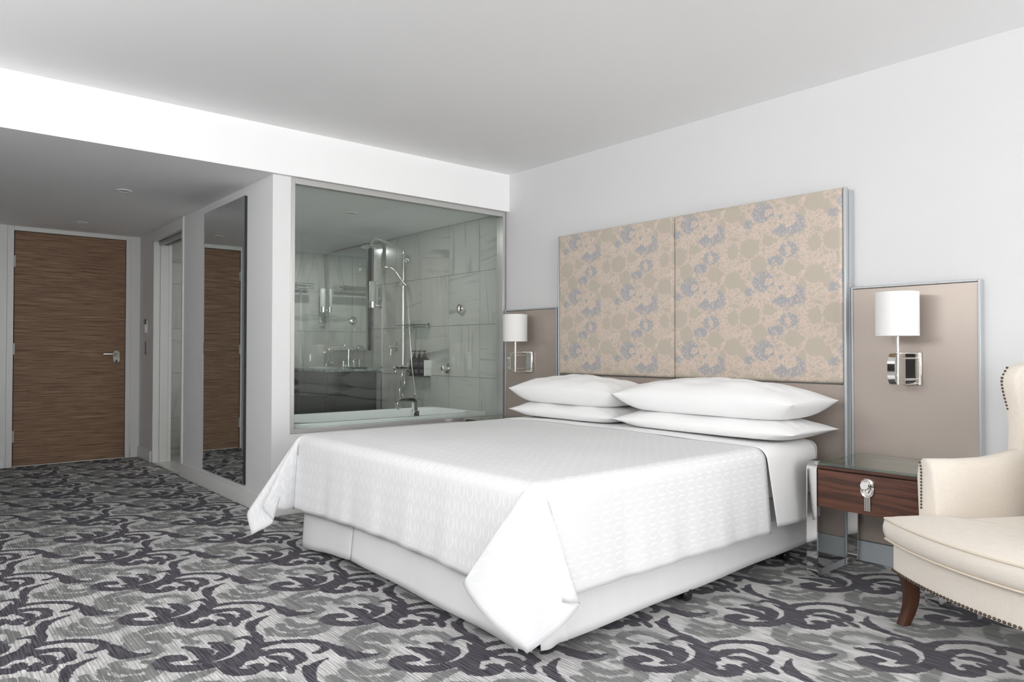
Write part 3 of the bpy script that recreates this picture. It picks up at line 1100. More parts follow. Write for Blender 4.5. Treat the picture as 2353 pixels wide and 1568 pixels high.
def skirt_panel(name, p0, p1, out, lift, wave):
    """hanging fabric between two floor points, out = outward direction, lift(t) = hem height"""
    p0, p1, out = Vector(p0), Vector(p1), Vector(out)
    n, m = 60, 10
    rows = []
    for j in range(m + 1):
        f = j / m
        row = []
        for i in range(n + 1):
            t = i / n
            p = p0.lerp(p1, t)
            z = .350 + (lift(t) - .350) * f
            off = .010 + .022 * f + wave(t) * f ** 1.5
            row.append(tuple(p + out * off + Vector((0, 0, z))))
        rows.append(row)
    b = B().rings(rows, False, False, closed=False)
    o = b.build(name, 'skirt_cotton', bed, smooth=60)
    s = o.modifiers.new('thickness', 'SOLIDIFY')
    s.thickness = .003
    return o


skirt_panel('skirt_panel', (BX0 + .03, BY0 + .03, 0), (1.395, BY0 + .03, 0), (0, -1, 0), lambda t: .012 + .055 * t, lambda t: .006 * math.sin(t * 9) - .014 * max(0, t - .93) * 14)
skirt_panel('skirt_panel', (1.375, BY0 + .03, 0), (BX1 - .10, BY0 + .03, 0), (0, -1, 0), lambda t: .066 - .026 * t - .030 * t ** 4, lambda t: .006 * math.sin(t * 11 + 1) + .010 * math.sin(t * 5))
skirt_panel('skirt_panel', (BX1 - .155, BY0 + .042, 0), (BX1 - .045, BY0 + .05, 0), (.4, -.9, 0), lambda t: .030 + .004 * math.sin(t * 7), lambda t: .016 + .010 * math.sin(t * 6))
skirt_panel('skirt_panel', (BX1 - .05, BY0 + .05, 0), (BX1 - .05, BY0 + .18, 0), (.9, -.3, 0), lambda t: .036, lambda t: .016 + .010 * math.sin(t * 6))
skirt_panel('skirt_panel', (BX1 - .055, BY0 + .15, 0), (BX1 - .055, BY1, 0), (1, 0, 0), lambda t: .030 + .048 * t, lambda t: .004 * math.sin(t * 17))
skirt_panel('skirt_panel', (BX0 + .035, BY1, 0), (BX0 + .035, BY0 + .03, 0), (-1, 0, 0), lambda t: .03, lambda t: .004 * math.sin(t * 17))


# ---------------------------------------------------------------- cloths laid over the mattress
def catmull(keys, q):
    ks = sorted(keys)
    xs = [k[0] for k in ks]
    i = max(1, min(len(ks) - 1, next((n for n, x in enumerate(xs) if x >= q), len(xs) - 1)))
    t = (q - xs[i - 1]) / (xs[i] - xs[i - 1])
    P = [Vector(ks[max(0, min(len(ks) - 1, i + d))][1]) for d in (-2, -1, 0, 1)]
    m1 = (P[2] - P[0]) * .5
    m2 = (P[3] - P[1]) * .5
    h = (2 * t ** 3 - 3 * t * t + 1) * P[1] + (t ** 3 - 2 * t * t + t) * m1 + (-2 * t ** 3 + 3 * t * t) * P[2] + (t ** 3 - t * t) * m2
    return h.normalized()


def drape(name, material, ax0, ax1, ay0, ay1, z, L, corner, puff, ripple, headslant=0.0, rho=.055, nt=26, lift=0.0, Lend=None):
    """cloth with a flat top between the given edges, hanging on the -X side, the +X side and (when corner is given) the foot side"""
    rays = []        # (origin, outward, final direction, length, uv origin, uv direction)
    ny = 48
    nphi = 40

    def fin(out, fl, side=0.0):
        return (Vector(out) * fl + Vector((0, side, -1))).normalized()

    ylist = [ay1 + (ay0 - ay1) * i / ny for i in range(ny + 1)]
    for i, y in enumerate(ylist):
        q = 1 if not corner else min(1, (ny - i) / 8)
        rays.append(((ax0, y, z), (-1, 0, 0), fin((-1, 0, 0), .05 + ripple(y * 1.3 + 2) * q), L, (ax0, y), (-1, 0)))
    if corner:
        far, near = corner
        for k in range(1, nphi):
            ph = 90 * k / nphi
            a = math.radians(ph)
            rays.append(((ax0, ay0, z), (-math.cos(a), -math.sin(a), 0), catmull(far, ph), L / max(math.cos(a), math.sin(a)), (ax0, ay0), (-math.cos(a), -math.sin(a))))
        nx = 56
        for i in range(nx + 1):
            x = ax0 + (ax1 - ax0) * i / nx
            q = min(1, i / 8, (nx - i) / 8)
            rays.append(((x, ay0, z), (0, -1, 0), fin((0, -1, 0), .07 + ripple(x * 1.7) * q), L - .03 * math.sin(PI * i / nx), (x, ay0), (0, -1)))
        for k in range(1, nphi):
            ph = 90 * k / nphi
            a = math.radians(ph)
            rays.append(((ax1, ay0, z), (math.sin(a), -math.cos(a), 0), catmull(near, 90 - ph), L / max(math.cos(a), math.sin(a)), (ax1, ay0), (math.sin(a), -math.cos(a))))
    else:
        rays_end_left = len(rays)
    for i, y in enumerate(reversed(ylist)):
        q = 1 if not corner else min(1, i / 8)
        f = i / ny
        LL = L if Lend is None else L + (Lend - L) * (1 - f)
        sl = headslant * (1 - f) ** 2
        rays.append(((ax1, y, z), (1, 0, 0), fin((1, 0, 0), .06 + ripple(y * 1.3) * q + lift, sl), LL, (ax1, y), (1, 0)))
    vs, uv, hem, fs = [], [], [], []
    arc = rho * PI / 2
    cols = []
    for o, out, fd, ln, u0, ud in rays:
        o, out, fd = Vector(o), Vector(out), Vector(fd)
        p = o.copy()
        idx = []
        ts = [ln * (j / nt) ** 1.25 for j in range(nt + 1)]
        sub = 6
        for j, t in enumerate(ts):
            if j:
                t0 = ts[j - 1]
                for k in range(sub):
                    tm = t0 + (t - t0) * (k + .5) / sub
                    f = min(1, tm / arc)
                    a = f * PI / 2
                    d = (out * math.cos(a) + fd * math.sin(a)).normalized()
                    p = p + d * (t - t0) / sub
            idx.append(len(vs))
            vs.append(tuple(p))
            uv.append((u0[0] + ud[0] * t, u0[1] + ud[1] * t))
            hem.append((ln - t) * max(abs(ud[0]), abs(ud[1])))
        cols.append(idx)
    n = len(cols)
    for a in range(n - 1):
        if not corner and a == rays_end_left - 1:
            continue
        for j in range(nt):
            q = (cols[a][j], cols[a][j + 1], cols[a + 1][j + 1], cols[a + 1][j])
            pa, pb = vs[q[0]], vs[q[3]]
            fs.append(q if (Vector(pa) - Vector(pb)).length > 1e-6 else q[:3])
    # top
    NX, NY = 56, 48
    k0 = len(vs)
    for i in range(NX + 1):
        for j in range(NY + 1):
            x = ax0 + (ax1 - ax0) * i / NX
            y = ay0 + (ay1 - ay0) * j / NY
            e = min(i, NX - i) / NX, (j if corner else min(j, 10)) / NY
            w2 = min(1, e[0] * 8) * (min(1, e[1] * 8) if corner else 1)
            vs.append((x, y, z + puff(x, y) * w2))
            uv.append((x, y))
            hem.append(min(.2, ay1 - y) if corner else .2)
    for i in range(NX):
        for j in range(NY):
            a = k0 + i * (NY + 1) + j
            fs.append((a, a + NY + 1, a + NY + 2, a + 1))
    me = bpy.data.meshes.new(name)
    me.from_pydata(vs, [], fs)
    ul = me.uv_layers.new(name='UVMap')
    ul.data.foreach_set('uv', np.array([uv[l.vertex_index] for l in me.loops], np.float32).reshape(-1))
    at = me.attributes.new('hem', 'FLOAT', 'POINT')
    at.data.foreach_set('value', np.array(hem, np.float32))
    bm = bmesh.new()
    bm.from_mesh(me)
    bmesh.ops.remove_doubles(bm, verts=bm.verts, dist=.0004)
    bmesh.ops.recalc_face_normals(bm, faces=bm.faces)
    bm.to_mesh(me)
    bm.free()
    o = link(name, me, material, None, 80)
    s = o.modifiers.new('thickness', 'SOLIDIFY')
    s.thickness = .0035
    s.offset = 1
    return o


near = [(0, (.05, 0, -1)), (12, (.20, .10, -.96)), (22, (.19, .24, -.95)), (34, (.14, .08, -.99)), (45, (-.03, -.04, -1)), (57, (-.20, -.26, -.94)), (68, (-.46, -.31, -.83)), (79, (-.22, -.20, -.95)), (90, (0, -.07, -1))]
far = [(0, (-.05, 0, -1)), (18, (-.16, -.30, -.94)), (33, (-.04, -.58, -.81)), (45, (.06, -.48, -.88)), (58, (.16, -.36, -.92)), (71, (.10, -.52, -.85)), (80, (.10, -.25, -.96)), (90, (0, -.07, -1))]
cv = drape('coverlet', 'wreath_damask', BX0 + .035, BX1 - .025, BY0 + .03, -.70, BZ + .004, .415, (far, near),
           lambda x, y: .012 * math.exp(-((x - 1.7) / .7) ** 2) + .0022 * math.sin(x * 9 + y * 4) + .0018 * math.sin(y * 11 - x * 3),
           lambda s: .016 * math.sin(s * 12) + .010 * math.sin(s * 27 + 1))
tag(cv, 'white damask coverlet with woven wreath rows draped over the bed', 'bedspread')
fs_ = drape('folded_sheet', 'white_cotton', BX0 + .03, BX1 - .02, -.699, -.235, BZ + .0055, .405, None,
            lambda x, y: .010 * math.exp(-((x - 1.7) / .7) ** 2) + .002 * math.sin(x * 7),
            lambda s: .014 * math.sin(s * 9 + .5), headslant=.16, lift=.02, Lend=.40)
tag(fs_, 'plain white sheet turned down across the bed in front of pillows', 'bed sheet')


# ---------------------------------------------------------------- pillows
def puffy(s, t):
    return max(0, (1 - abs(s) ** 3.0)) ** .66 * max(0, (1 - abs(t) ** 2.5)) ** .58


def pillow(name, label, c, w2, d2, h, rz, seed, tilt=0.0, below=None, flat=.5):
    """below = (seam height, loft) of the pillow it lies on, whose crown it follows"""
    rnd = random.Random(seed)
    N, M = 60, 40
    ph = [rnd.uniform(0, 6.28) for _ in range(8)]
    vs, fs, ids = [], [], {}
    for side in (1, -1):
        for i in range(N + 1):
            for j in range(M + 1):
                edge = i in (0, N) or j in (0, M)
                if edge and side == -1:
                    ids[(side, i, j)] = ids[(1, i, j)]
                    continue
                s = math.sin((i / N - .5) * PI)
                t = math.sin((j / M - .5) * PI)
                s = .75 * s + .25 * (2 * i / N - 1)
                t = .75 * t + .25 * (2 * j / M - 1)
                x = w2 / 2 * s * (1 - .045 * (1 - t * t))
                y = d2 / 2 * t * (1 - .05 * (1 - s * s))
                prof = puffy(s, t)
                wr = .005 * math.sin(5 * s + 3 * t + ph[0]) + .004 * math.sin(9 * s - 7 * t + ph[1]) + .0025 * math.sin(17 * t + 6 * s + ph[2])
                wr += .010 * math.sin(22 * t + ph[3]) * max(0, abs(s) - .70)
                if side > 0:
                    z = (h - .010) * prof + wr * prof
                elif below:
                    gap = c[2] - below[0] - below[1] * prof - .002
                    z = -gap * min(1, prof * 1.7)
                else:
                    z = -flat * h * min(1, prof * 2.2)
                ids[(side, i, j)] = len(vs)
                vs.append((x, y, z))
        for i in range(N):
            for j in range(M):
                q = [ids[(side, i, j)], ids[(side, i + 1, j)], ids[(side, i + 1, j + 1)], ids[(side, i, j + 1)]]
                fs.append(tuple(q if side > 0 else reversed(q)))
    me = bpy.data.meshes.new(name)
    me.from_pydata(vs, [], fs)
    o = link(name, me, 'white_cotton', None, 180)
    o.location = c
    o.rotation_euler = (math.radians(tilt), 0, math.radians(rz))
    return tag(o, label, 'pillow', 'white bed pillows')


PD = .46
pillow('pillow', 'white pillow lower left, on the bed beside the bathroom window', (1.200, -.37, .660), .925, PD, .088, 0, 1, flat=.42)
pillow('pillow', 'white pillow lower right, on the bed on the armchair side', (2.222, -.38, .662), 1.11, PD, .090, 0, 2, flat=.42)
pillow('pillow', 'white pillow upper left, stacked on another beside the bathroom window', (1.200, -.37, .800), .925, PD, .100, 0, 3, below=(.660, .088))
pillow('pillow', 'white pillow upper right, stacked on another on the armchair side', (2.222, -.38, .805), 1.11, PD, .105, 0, 4, below=(.662, .090))


# ---------------------------------------------------------------- armchair
CO, CW, CB = Vector((3.26, -.80, 0)), Vector((.867, -.497, 0)), Vector((.497, .867, 0))


def ch(a, b, z):
    return tuple(CO + CW * a + CB * b + Vector((0, 0, z)))


def armchair():
    t = thing('armchair', 'cream linen wingback armchair with dark nailheads and wooden legs', 'armchair', tuple(CO + CW * .36 + CB * .35))
    WD = .72

    def front(b0, bow, n=16, w0=0.0, w1=WD):
        return [(w0 + (w1 - w0) * k / n, b0 - bow * (1 - (2 * k / n - 1) ** 2)) for k in range(n + 1)]

    rail = front(.025, .05) + [(WD - .02, .30), (WD - .05, .66), (.05, .66), (.02, .30)]
    b = B()
    b.rings([[ch(p, q, z) for p, q in rail] for z in (.192, .20, .31, .318)])
    b.build('seat_rail', 'cream_linen', t, bevel=.006, seg=3)
    # T-shaped seat cushion
    arm = .098
    cush = front(-.002, .060, 20, -.012, WD + .012) + [(WD + .008, .07), (WD - .01, .135), (WD - arm + .01, .155), (WD - arm, .30), (WD - arm, .56), (arm, .56), (arm, .30), (arm - .01, .155), (.01, .135), (-.008, .07)]
    cc = (WD / 2, .22)

    def inset(d):
        out = []
        n = len(cush)
        for i, (p, q) in enumerate(cush):
            a, c = cush[i - 1], cush[(i + 1) % n]
            tx, ty = c[0] - a[0], c[1] - a[1]
            l = math.hypot(tx, ty)
            out.append((p - ty / l * d, q + tx / l * d))
        return out

    def towards(f):
        return [(cc[0] + (p - cc[0]) * f, cc[1] + (q - cc[1]) * f) for p, q in cush]

    rg = []
    for d, z in ((.022, .318), (.006, .322), (-.006, .345), (-.007, .370), (.0, .394), (.008, .402)):
        rg.append([ch(p, q, z) for p, q in inset(d)])
    for f, z in ((.90, .414), (.75, .428), (.5, .438), (.2, .442)):
        rg.append([ch(p, q, z) for p, q in towards(f)])
    B().rings(rg).build('seat_cushion', 'cream_linen', t, smooth=70)
    for z, d in ((.3995, .0), (.3215, .002)):
        ring = [ch(p, q, z) for p, q in inset(d)]
        B().tube(ring + ring[:1], .0042, 8).build('piping', 'cream_piping', t, smooth=60)
    # arms
    for sgn in (0, 1):
        def A(a):
            return WD - a if sgn else a
        sect = []
        for bb, top, wd in ((.142, .620, -.004), (.150, .634, 0), (.28, .630, .0), (.40, .632, .0), (.50, .648, .002), (.58, .668, .006)):
            i = .006 if bb < .145 else 0
            pts = [(.004 + i, .20), (-.002 + i, .40), (-.010 + i, top - .06), (-.004 + i, top - .018), (.012 + i * .3, top - .002), (.032, top + .001), (.054 - i * .3, top - .006), (.070 - i, top - .035), (.080 - i, top - .10), (.092 - i, .45), (.100 - i, .33), (.100 - i, .20)]
            sect.append([ch(A(p + wd), bb, z) for p, z in pts])
        B().rings(sect).build('arm', 'cream_linen', t, smooth=60)
        nb = B()
        for k in range(15):
            z = .44 + k * .0125
            p = .010 + .004 * math.sin((z - .3) * 6) - (.012 if z > .59 else 0) * (z - .59) * 20
            nb.lathe([(.0001, -.0035), (.0035, -.0025), (.0048, 0)], ch(A(p), .1405, z), 8, 'y')
        o = nb.build('arm_nailheads', 'nail_bronze', t, smooth=60)
        o['kind'] = 'stuff'
        # wing
        prof = [(.545, .60), (.556, .70), (.556, .76), (.546, .82), (.528, .88), (.520, .92), (.526, .955), (.548, .985), (.59, 1.002), (.66, 1.012), (.73, 1.01), (.765, .96), (.775, .70), (.76, .40), (.66, .36), (.56, .45)]
        B().rings([[ch(A(.008), q + (.01 if k < 8 else 0), z) for k, (q, z) in enumerate(prof)], [ch(A(.000), q, z) for q, z in prof],
                   [ch(A(.052), q + .004, z) for q, z in prof], [ch(A(.062), q + (.02 if k < 8 else 0), z) for k, (q, z) in enumerate(prof)]]).build('wing', 'cream_linen', t, smooth=55)
        nb = B()
        for k in range(13):
            f = k / 12
            q, z = [(.549 - .0295 * math.sin(f * PI * .62) + (.03 * max(0, f - .72) * 3), .820 + .165 * f)][0]
            nb.lathe([(.0001, -.004), (.004, -.003), (.0052, 0)], ch(A(.006), q - .001, z), 8, 'y')
        o = nb.build('wing_nailheads', 'nail_bronze', t, smooth=60)
        o['kind'] = 'stuff'
    B().rings([[ch(p, q, z) for p, q in rrect(.055, b0, WD - .055, b1, .03, 4)] for z, b0, b1 in ((.30, .56, .70), (.60, .60, .74), (.90, .65, .77), (1.0, .67, .775), (1.018, .69, .76))]).build('backrest', 'cream_linen', t, smooth=60)
    # nails along the rail
    nb = B()
    pts = front(.0235, .05, 44)
    for p, q in pts:
        nb.lathe([(.0001, -.0045), (.004, -.0035), (.0055, 0)], ch(p, q - .001, .2015), 8, 'y')
    for k in range(30):
        nb.lathe([(.0001, -.0045), (.004, -.0035), (.0055, 0)], ch(-.001 + .0006 * k, .03 + .0145 * k, .2015), 8, 'y')
    o = nb.build('rail_nailheads', 'nail_bronze', t, smooth=60)
    o['kind'] = 'stuff'
    # sabre legs
    for a0, b0, da, db in ((.036, .060, -.002, -.012), (WD - .036, .060, .002, -.012), (.085, .62, -.01, .05), (WD - .085, .62, .01, .05)):
        rg = []
        for f in np.linspace(0, 1, 9):
            s = .028 - .010 * f ** .8
            k = (f ** 2.2) * 1.6 - 1.3 * math.sin(f * PI)
            ca, cb = a0 + da * k, b0 + db * k
            rg.append([ch(ca + s * u, cb + s * v, .193 * (1 - f)) for u, v in ((-1, -.8), (-.8, -1), (.8, -1), (1, -.8), (1, .8), (.8, 1), (-.8, 1), (-1, .8))])
        B().rings(rg).build('leg', 'leg_wood', t, smooth=50)
    return t


armchair()
# loose cushion leaning in the chair
cpil = pillow('lumbar_cushion', 'plain cream cushion leaning against the armchair backrest', ch(.385, .515, .600), .46, .34, .065, math.degrees(math.atan2(CW.y, CW.x)), 9, tilt=74, flat=.9)
cpil.data.materials.clear()
cpil.data.materials.append(MATS['cream_linen'])
tag(cpil, 'plain cream cushion leaning against the armchair backrest', 'cushion')
del cpil['group']

# ---------------------------------------------------------------- corridor fittings
mx0, mx1, mz0, mz1, my = -1.305, -.441, .140, 2.109, YC
mr = thing('wall_mirror', 'tall frameless mirror with slanted edges on the corridor wall', 'mirror', ((mx0 + mx1) / 2, my, (mz0 + mz1) / 2))
B().box(mx0, my - .018, mz0, mx1, my - .0005, mz1).build('mirror_backing', 'mirror_edge', mr)
bv = .026
o_, i_ = [(mx0, mz0), (mx1, mz0), (mx1, mz1), (mx0, mz1)], [(mx0 + bv, mz0 + bv), (mx1 - bv, mz0 + bv), (mx1 - bv, mz1 - bv), (mx0 + bv, mz1 - bv)]
B().rings([[(x, my - .0185, z) for x, z in o_], [(x, my - .0225, z) for x, z in i_]], False, True).build('mirror_glass', 'mirror_glass', mr)
kc = thing('key_card_holder', 'small white key card switch on wall beside the entry door', 'card switch', (-3.078, YC, 1.276))
B().box(-3.115, YC - .009, 1.215, -3.043, YC - .0005, 1.335).build('plate', 'white_plastic', kc, bevel=.002)
B().box(-3.107, YC - .022, 1.222, -3.05, YC - .009, 1.300).build('card_slot', 'white_plastic', kc, bevel=.002)
B().box(-3.105, YC - .018, 1.300, -3.056, YC - .014, 1.352).build('key_card', 'black_plastic', kc)
sw = thing('light_switch', 'metal three-button light switch below the key card holder', 'switch', (-3.071, YC, 1.075))
B().box(-3.105, YC - .007, 1.012, -3.037, YC - .0005, 1.138).build('plate', 'silver_metal', sw, bevel=.001)
B().box(-3.104, YC - .009, 1.016, -3.058, YC - .007, 1.134).build('plate_face', 'black_plastic', sw)
for z in (1.105, 1.075, 1.045):
    B().lathe([(.0065, 0), (.0065, -.004), (.004, -.006)], (-3.076, YC - .009, z), 14, 'y').build('button', 'nickel', sw, smooth=40)

# ---------------------------------------------------------------- bathroom
tb = thing('bathtub', 'white bathtub with wide rim behind the internal window', 'bathtub', (-.49, -.92, 0))
tx0, tx1, ty0, ty1, tz = -.875, -.118, -1.74, -.095, .557
rg = [[(x, y, .520) for x, y in rrect(tx0, ty0, tx1, ty1, .02)], [(x, y, tz - .006) for x, y in rrect(tx0, ty0, tx1, ty1, .02)], [(x, y, tz) for x, y in rrect(tx0 + .006, ty0 + .006, tx1 - .006, ty1 - .006, .02)],
      [(x, y, tz) for x, y in rrect(tx0 + .05, ty0 + .06, tx1 - .055, ty1 - .09, .16)], [(x, y, tz - .008) for x, y in rrect(tx0 + .056, ty0 + .066, tx1 - .061, ty1 - .096, .16)],
      [(x, y, .40) for x, y in rrect(tx0 + .08, ty0 + .11, tx1 - .085, ty1 - .16, .16)], [(x, y, .20) for x, y in rrect(tx0 + .11, ty0 + .16, tx1 - .11, ty1 - .26, .16)], [(x, y, .16) for x, y in rrect(tx0 + .16, ty0 + .22, tx1 - .16, ty1 - .33, .12)]]
B().rings(rg, False, True).build('tub_shell', 'porcelain', tb, smooth=50)
B().box(-.895, -1.745, -.004, -.878, -.004, .548).build('tub_apron', 'tile_horizontal', tb)
B().box(-.876, -.095, .50, -.102, -.002, .519).build('tub_ledge', 'tile_horizontal', tb)
B().box(-.116, -1.744, .50, -.102, -.096, .519).build('tub_ledge', 'tile_horizontal', tb)
sp = thing('tub_spout', 'angular chrome bath spout standing on the tub rim', 'tap', (-.158, -.768, tz))
B().box(-.182, -.790, tz, -.134, -.742, tz + .040).build('spout_base', 'chrome', sp, bevel=.002)
yz = [(-.768, tz + .04)] + [(-.768 - .035 + .035 * math.cos(a), .682 - .035 + .035 * math.sin(a)) for a in np.linspace(0, PI / 2, 6)] + [(-.885 + .03 * math.cos(a), .652 + .03 * math.sin(a)) for a in np.linspace(PI / 2, PI, 6)] + [(-.915, .628)]
sec = []
for i, (yy, zz) in enumerate(yz):
    a, c = yz[max(i - 1, 0)], yz[min(i + 1, len(yz) - 1)]
    l = math.hypot(c[0] - a[0], c[1] - a[1])
    nx_, nz_ = -(c[1] - a[1]) / l * .016, (c[0] - a[0]) / l * .016
    sec.append([(-.176, yy - nx_, zz - nz_), (-.140, yy - nx_, zz - nz_), (-.140, yy + nx_, zz + nz_), (-.176, yy + nx_, zz + nz_)])
B().rings(sec).build('spout_neck', 'chrome', sp, bevel=.002)
B().cyl((-.158, -.915, .612), (-.158, -.915, .630), .009, n=14).build('aerator', 'chrome', sp, smooth=40)

# shower column
RX, RY = -1.484, -.052
sh = thing('shower_column', 'chrome shower column with rain head and hand shower on marble tiles', 'shower', (RX, 0, .89))
B().tube(smoothpath([(RX, RY, .90), (RX, RY, 1.5), (RX, RY, 1.99)], 6) + smoothpath([(RX, RY, 2.01), (RX + .003, RY - .012, 2.030), (RX + .01, RY - .04, 2.036), (RX + .06, -.30, 2.078), (RX + .07, -.40, 2.094), (RX + .072, -.425, 2.086), (RX + .073, -.435, 2.05)], 6), .0115, 14).build('riser_pipe', 'chrome', sh, smooth=50)
B().lathe([(.012, .045), (.016, .030), (.06, .022), (.098, .014), (.100, .004), (.094, 0)], (RX + .073, -.437, 2.000), 40).build('rain_head', 'chrome', sh, smooth=40)
B().lathe([(.038, 0), (.038, -.008), (.030, -.012)], (RX, 0, 1.94), 28, 'y').build('wall_rosette', 'chrome', sh, smooth=40)
B().cyl((RX, -.01, 1.94), (RX, RY, 1.94), .009, n=12).build('wall_bracket', 'chrome', sh, smooth=40)
mxr = B()
mxr.lathe([(.046, 0), (.046, -.006), (.040, -.010)], (RX + .03, 0, .888), 28, 'y')
mxr.lathe([(.024, -.008), (.024, -.115), (.018, -.120), (.018, -.135), (.026, -.137), (.026, -.160), (.020, -.164)], (RX + .03, 0, .888), 24, 'y')
mxr.cyl((RX + .03, -.150, .880), (RX + .03, -.152, .845), .005, n=10)
mixer = mxr.build('mixer_valve', 'chrome', sh, smooth=40)
hs = B()
hs.tube(smoothpath([(-1.36, -.10, 1.672), (-1.385, -.14, 1.73), (-1.40, -.18, 1.79), (-1.41, -.22, 1.828), (-1.42, -.25, 1.838)], 5), [.010] * 12 + [.012] * 9, 14)
hs.lathe([(.016, .016), (.040, .012), (.044, .004), (.040, -.006), (.01, -.008)], (-1.43, -.275, 1.832), 24)
hs.build('hand_shower', 'chrome', sh, smooth=50)
B().cyl((RX - .01, RY + .01, 1.695), (RX + .03, RY - .045, 1.695), .017, n=16).build('slider_clamp', 'chrome', sh, smooth=40)
B().tube(smoothpath([(-1.36, -.095, 1.675), (-1.332, -.09, 1.489), (-1.300, -.09, 1.20), (-1.262, -.09, .914), (-1.214, -.09, .712), (-1.199, -.10, .640), (-1.236, -.10, .560), (-1.296, -.10, .517), (-1.388, -.10, .527), (-1.442, -.10, .578), (-1.474, -.095, .681), (-1.452, -.085, .80), (RX + .032, -.07, .872)], 7), .0065, 10).build('hose', 'nickel', sh, smooth=60)
B().tube(smoothpath([(RX + .034, -.045, .875), (-1.425, -.07, .745), (-1.446, -.08, .641), (-1.43, -.07, .60)], 7), .0065, 10).build('hose', 'nickel', sh, smooth=60)


def wall_tap(x, z, label, lever=True):
    t = thing('wall_tap', label, 'tap', (x, 0, z), 'round chrome wall taps')
    b = B().lathe([(.046, 0), (.046, -.006), (.040, -.010)], (x, 0, z), 28, 'y')
    b.build('cover_plate', 'chrome', t, smooth=40)
    k = B().lathe([(.022, -.008), (.022, -.066), (.018, -.070)], (x, 0, z), 24, 'y')
    k.cyl((x, -.056, z - .01), (x - .004, -.060, z - .085), .0055, n=10)
    k.build('lever_handle', 'chrome', t, smooth=40)
    return t


wall_tap(-.804, .893, 'chrome lever tap on the tiles right of the soap bottles')
wall_tap(-1.697, 1.091, 'chrome lever tap on the tiles left of the shower riser')
rh = thing('robe_hook', 'round chrome line holder high on the tiles near the window edge', 'hook', (-.597, 0, 1.418))
B().lathe([(.044, 0), (.044, -.030), (.038, -.036), (.012, -.038)], (-.597, 0, 1.418), 28, 'y').build('hook_body', 'chrome', rh, smooth=40)
B().box(-.602, -.044, 1.395, -.592, -.036, 1.441).build('hook_bar', 'chrome', rh, bevel=.002)
B().cyl((-.597, -.036, 1.418), (-.597, -.052, 1.418), .006, n=12).build('hook_pin', 'chrome', rh, smooth=40)
rh2 = thing('robe_hook', 'round chrome robe hook on the far bathroom wall seen in mirror', 'hook', (-3.28, -.46, 1.41))
B().lathe([(.050, 0), (.050, .008), (.044, .012)], (-3.28, -.46, 1.41), 28, 'x').build('hook_body', 'chrome', rh2, smooth=40)
B().cyl((-3.27, -.46, 1.41), (-3.225, -.46, 1.41), .012, n=14).build('hook_pin', 'chrome', rh2, smooth=40)
gs = thing('glass_shelf', 'thin glass shelf on chrome mounts beside the shower riser', 'shelf', (-1.27, 0, 1.29))
B().box(-1.50, -.125, 1.288, -1.085, -.012, 1.296).build('shelf_pane', 'shelf_glass', gs, bevel=.002)
for x in (-1.40, -1.115):
    B().lathe([(.028, 0), (.028, -.008), (.014, -.012), (.014, -.03)], (x, 0, 1.284), 20, 'y').build('shelf_mount', 'chrome', gs, smooth=40)
db = thing('dispenser_bracket', 'white wall bracket holding three dark soap bottles', 'bracket', (-1.2, 0, .82))
B().box(-1.335, -.012, .812, -1.072, -.0005, .965).build('bracket_back', 'white_plastic', db, bevel=.002)
B().box(-1.335, -.082, .812, -1.072, -.012, .820).build('bracket_tray', 'black_plastic', db, bevel=.002)
B().box(-1.078, -.080, .820, -1.072, -.012, .965).build('bracket_side', 'white_plastic', db, bevel=.001)
for k, where in enumerate(('left-hand', 'middle', 'right-hand')):
    x = -1.290 + .085 * k
    t = thing('soap_bottle', 'dark brown pump soap bottle, %s one of three in bracket' % where, 'bottle', (x, -.047, .8205), 'soap bottles by the shower')
    bt = B().rings([[(px, py, z) for px, py in rrect(x - w_, -.047 - w_ * .85, x + w_, -.047 + w_ * .85, min(.010, w_ * .9), 4)] for w_, z in ((.036, .8205), (.038, .826), (.038, .962), (.034, .972), (.014, .992), (.012, 1.004))])
    bt.build('bottle_body', 'bottle_brown', t, smooth=40)
    B().box(x - .028, -.0805, .842, x + .028, -.0795, .955).build('bottle_label', 'label_print', t)
    pm = B().cyl((x, -.047, 1.004), (x, -.047, 1.022), .013, n=16)
    pm.cyl((x, -.047, 1.022), (x, -.047, 1.046), .004, n=10)
    pm.box(x - .034, -.056, 1.044, x + .014, -.038, 1.052)
    pm.build('pump_head', 'black_plastic', t, smooth=40)

# fixed shower screen
ss = thing('shower_screen', 'clear fixed glass shower screen standing behind the bathtub', 'glass screen', (-1.945, -.45, 0))
B().box(-1.950, -.892, .004, -1.942, -.006, 2.168).build('screen_pane', 'screen_glass', ss)
B().box(-1.957, -.020, .004, -1.935, -.001, 2.17).build('wall_channel', 'chrome', ss)

# vanity
vn = thing('vanity', 'dark vanity cabinet with grey stone top behind the shower screen', 'vanity', (-2.67, -.28, 0))
B().box(-3.278, -.545, .12, -2.078, -.001, .840).build('cabinet_body', 'dark_laminate', vn, bevel=.002)
for xa, xb in ((-3.27, -2.68), (-2.676, -2.082)):
    B().box(xa, -.563, .13, xb, -.546, .835).build('cabinet_door', 'dark_laminate', vn, bevel=.002)
B().box(-3.26, -.50, 0, -2.10, -.001, .12).build('cabinet_plinth', 'black_plastic', vn)
B().box(-3.278, -.570, .8405, -2.062, -.001, .868).build('countertop', 'counter_stone', vn, bevel=.003)
B().lathe([(.165, .8682), (.17, .876), (.16, .876), (.14, .8695)], (-2.60, -.345, 0), 36).build('basin_rim', 'porcelain', vn, smooth=40)
fx = -2.50
fc = thing('basin_faucet', 'tall chrome swan-neck basin faucet with two cross handles', 'faucet', (fx, -.10, .8695))
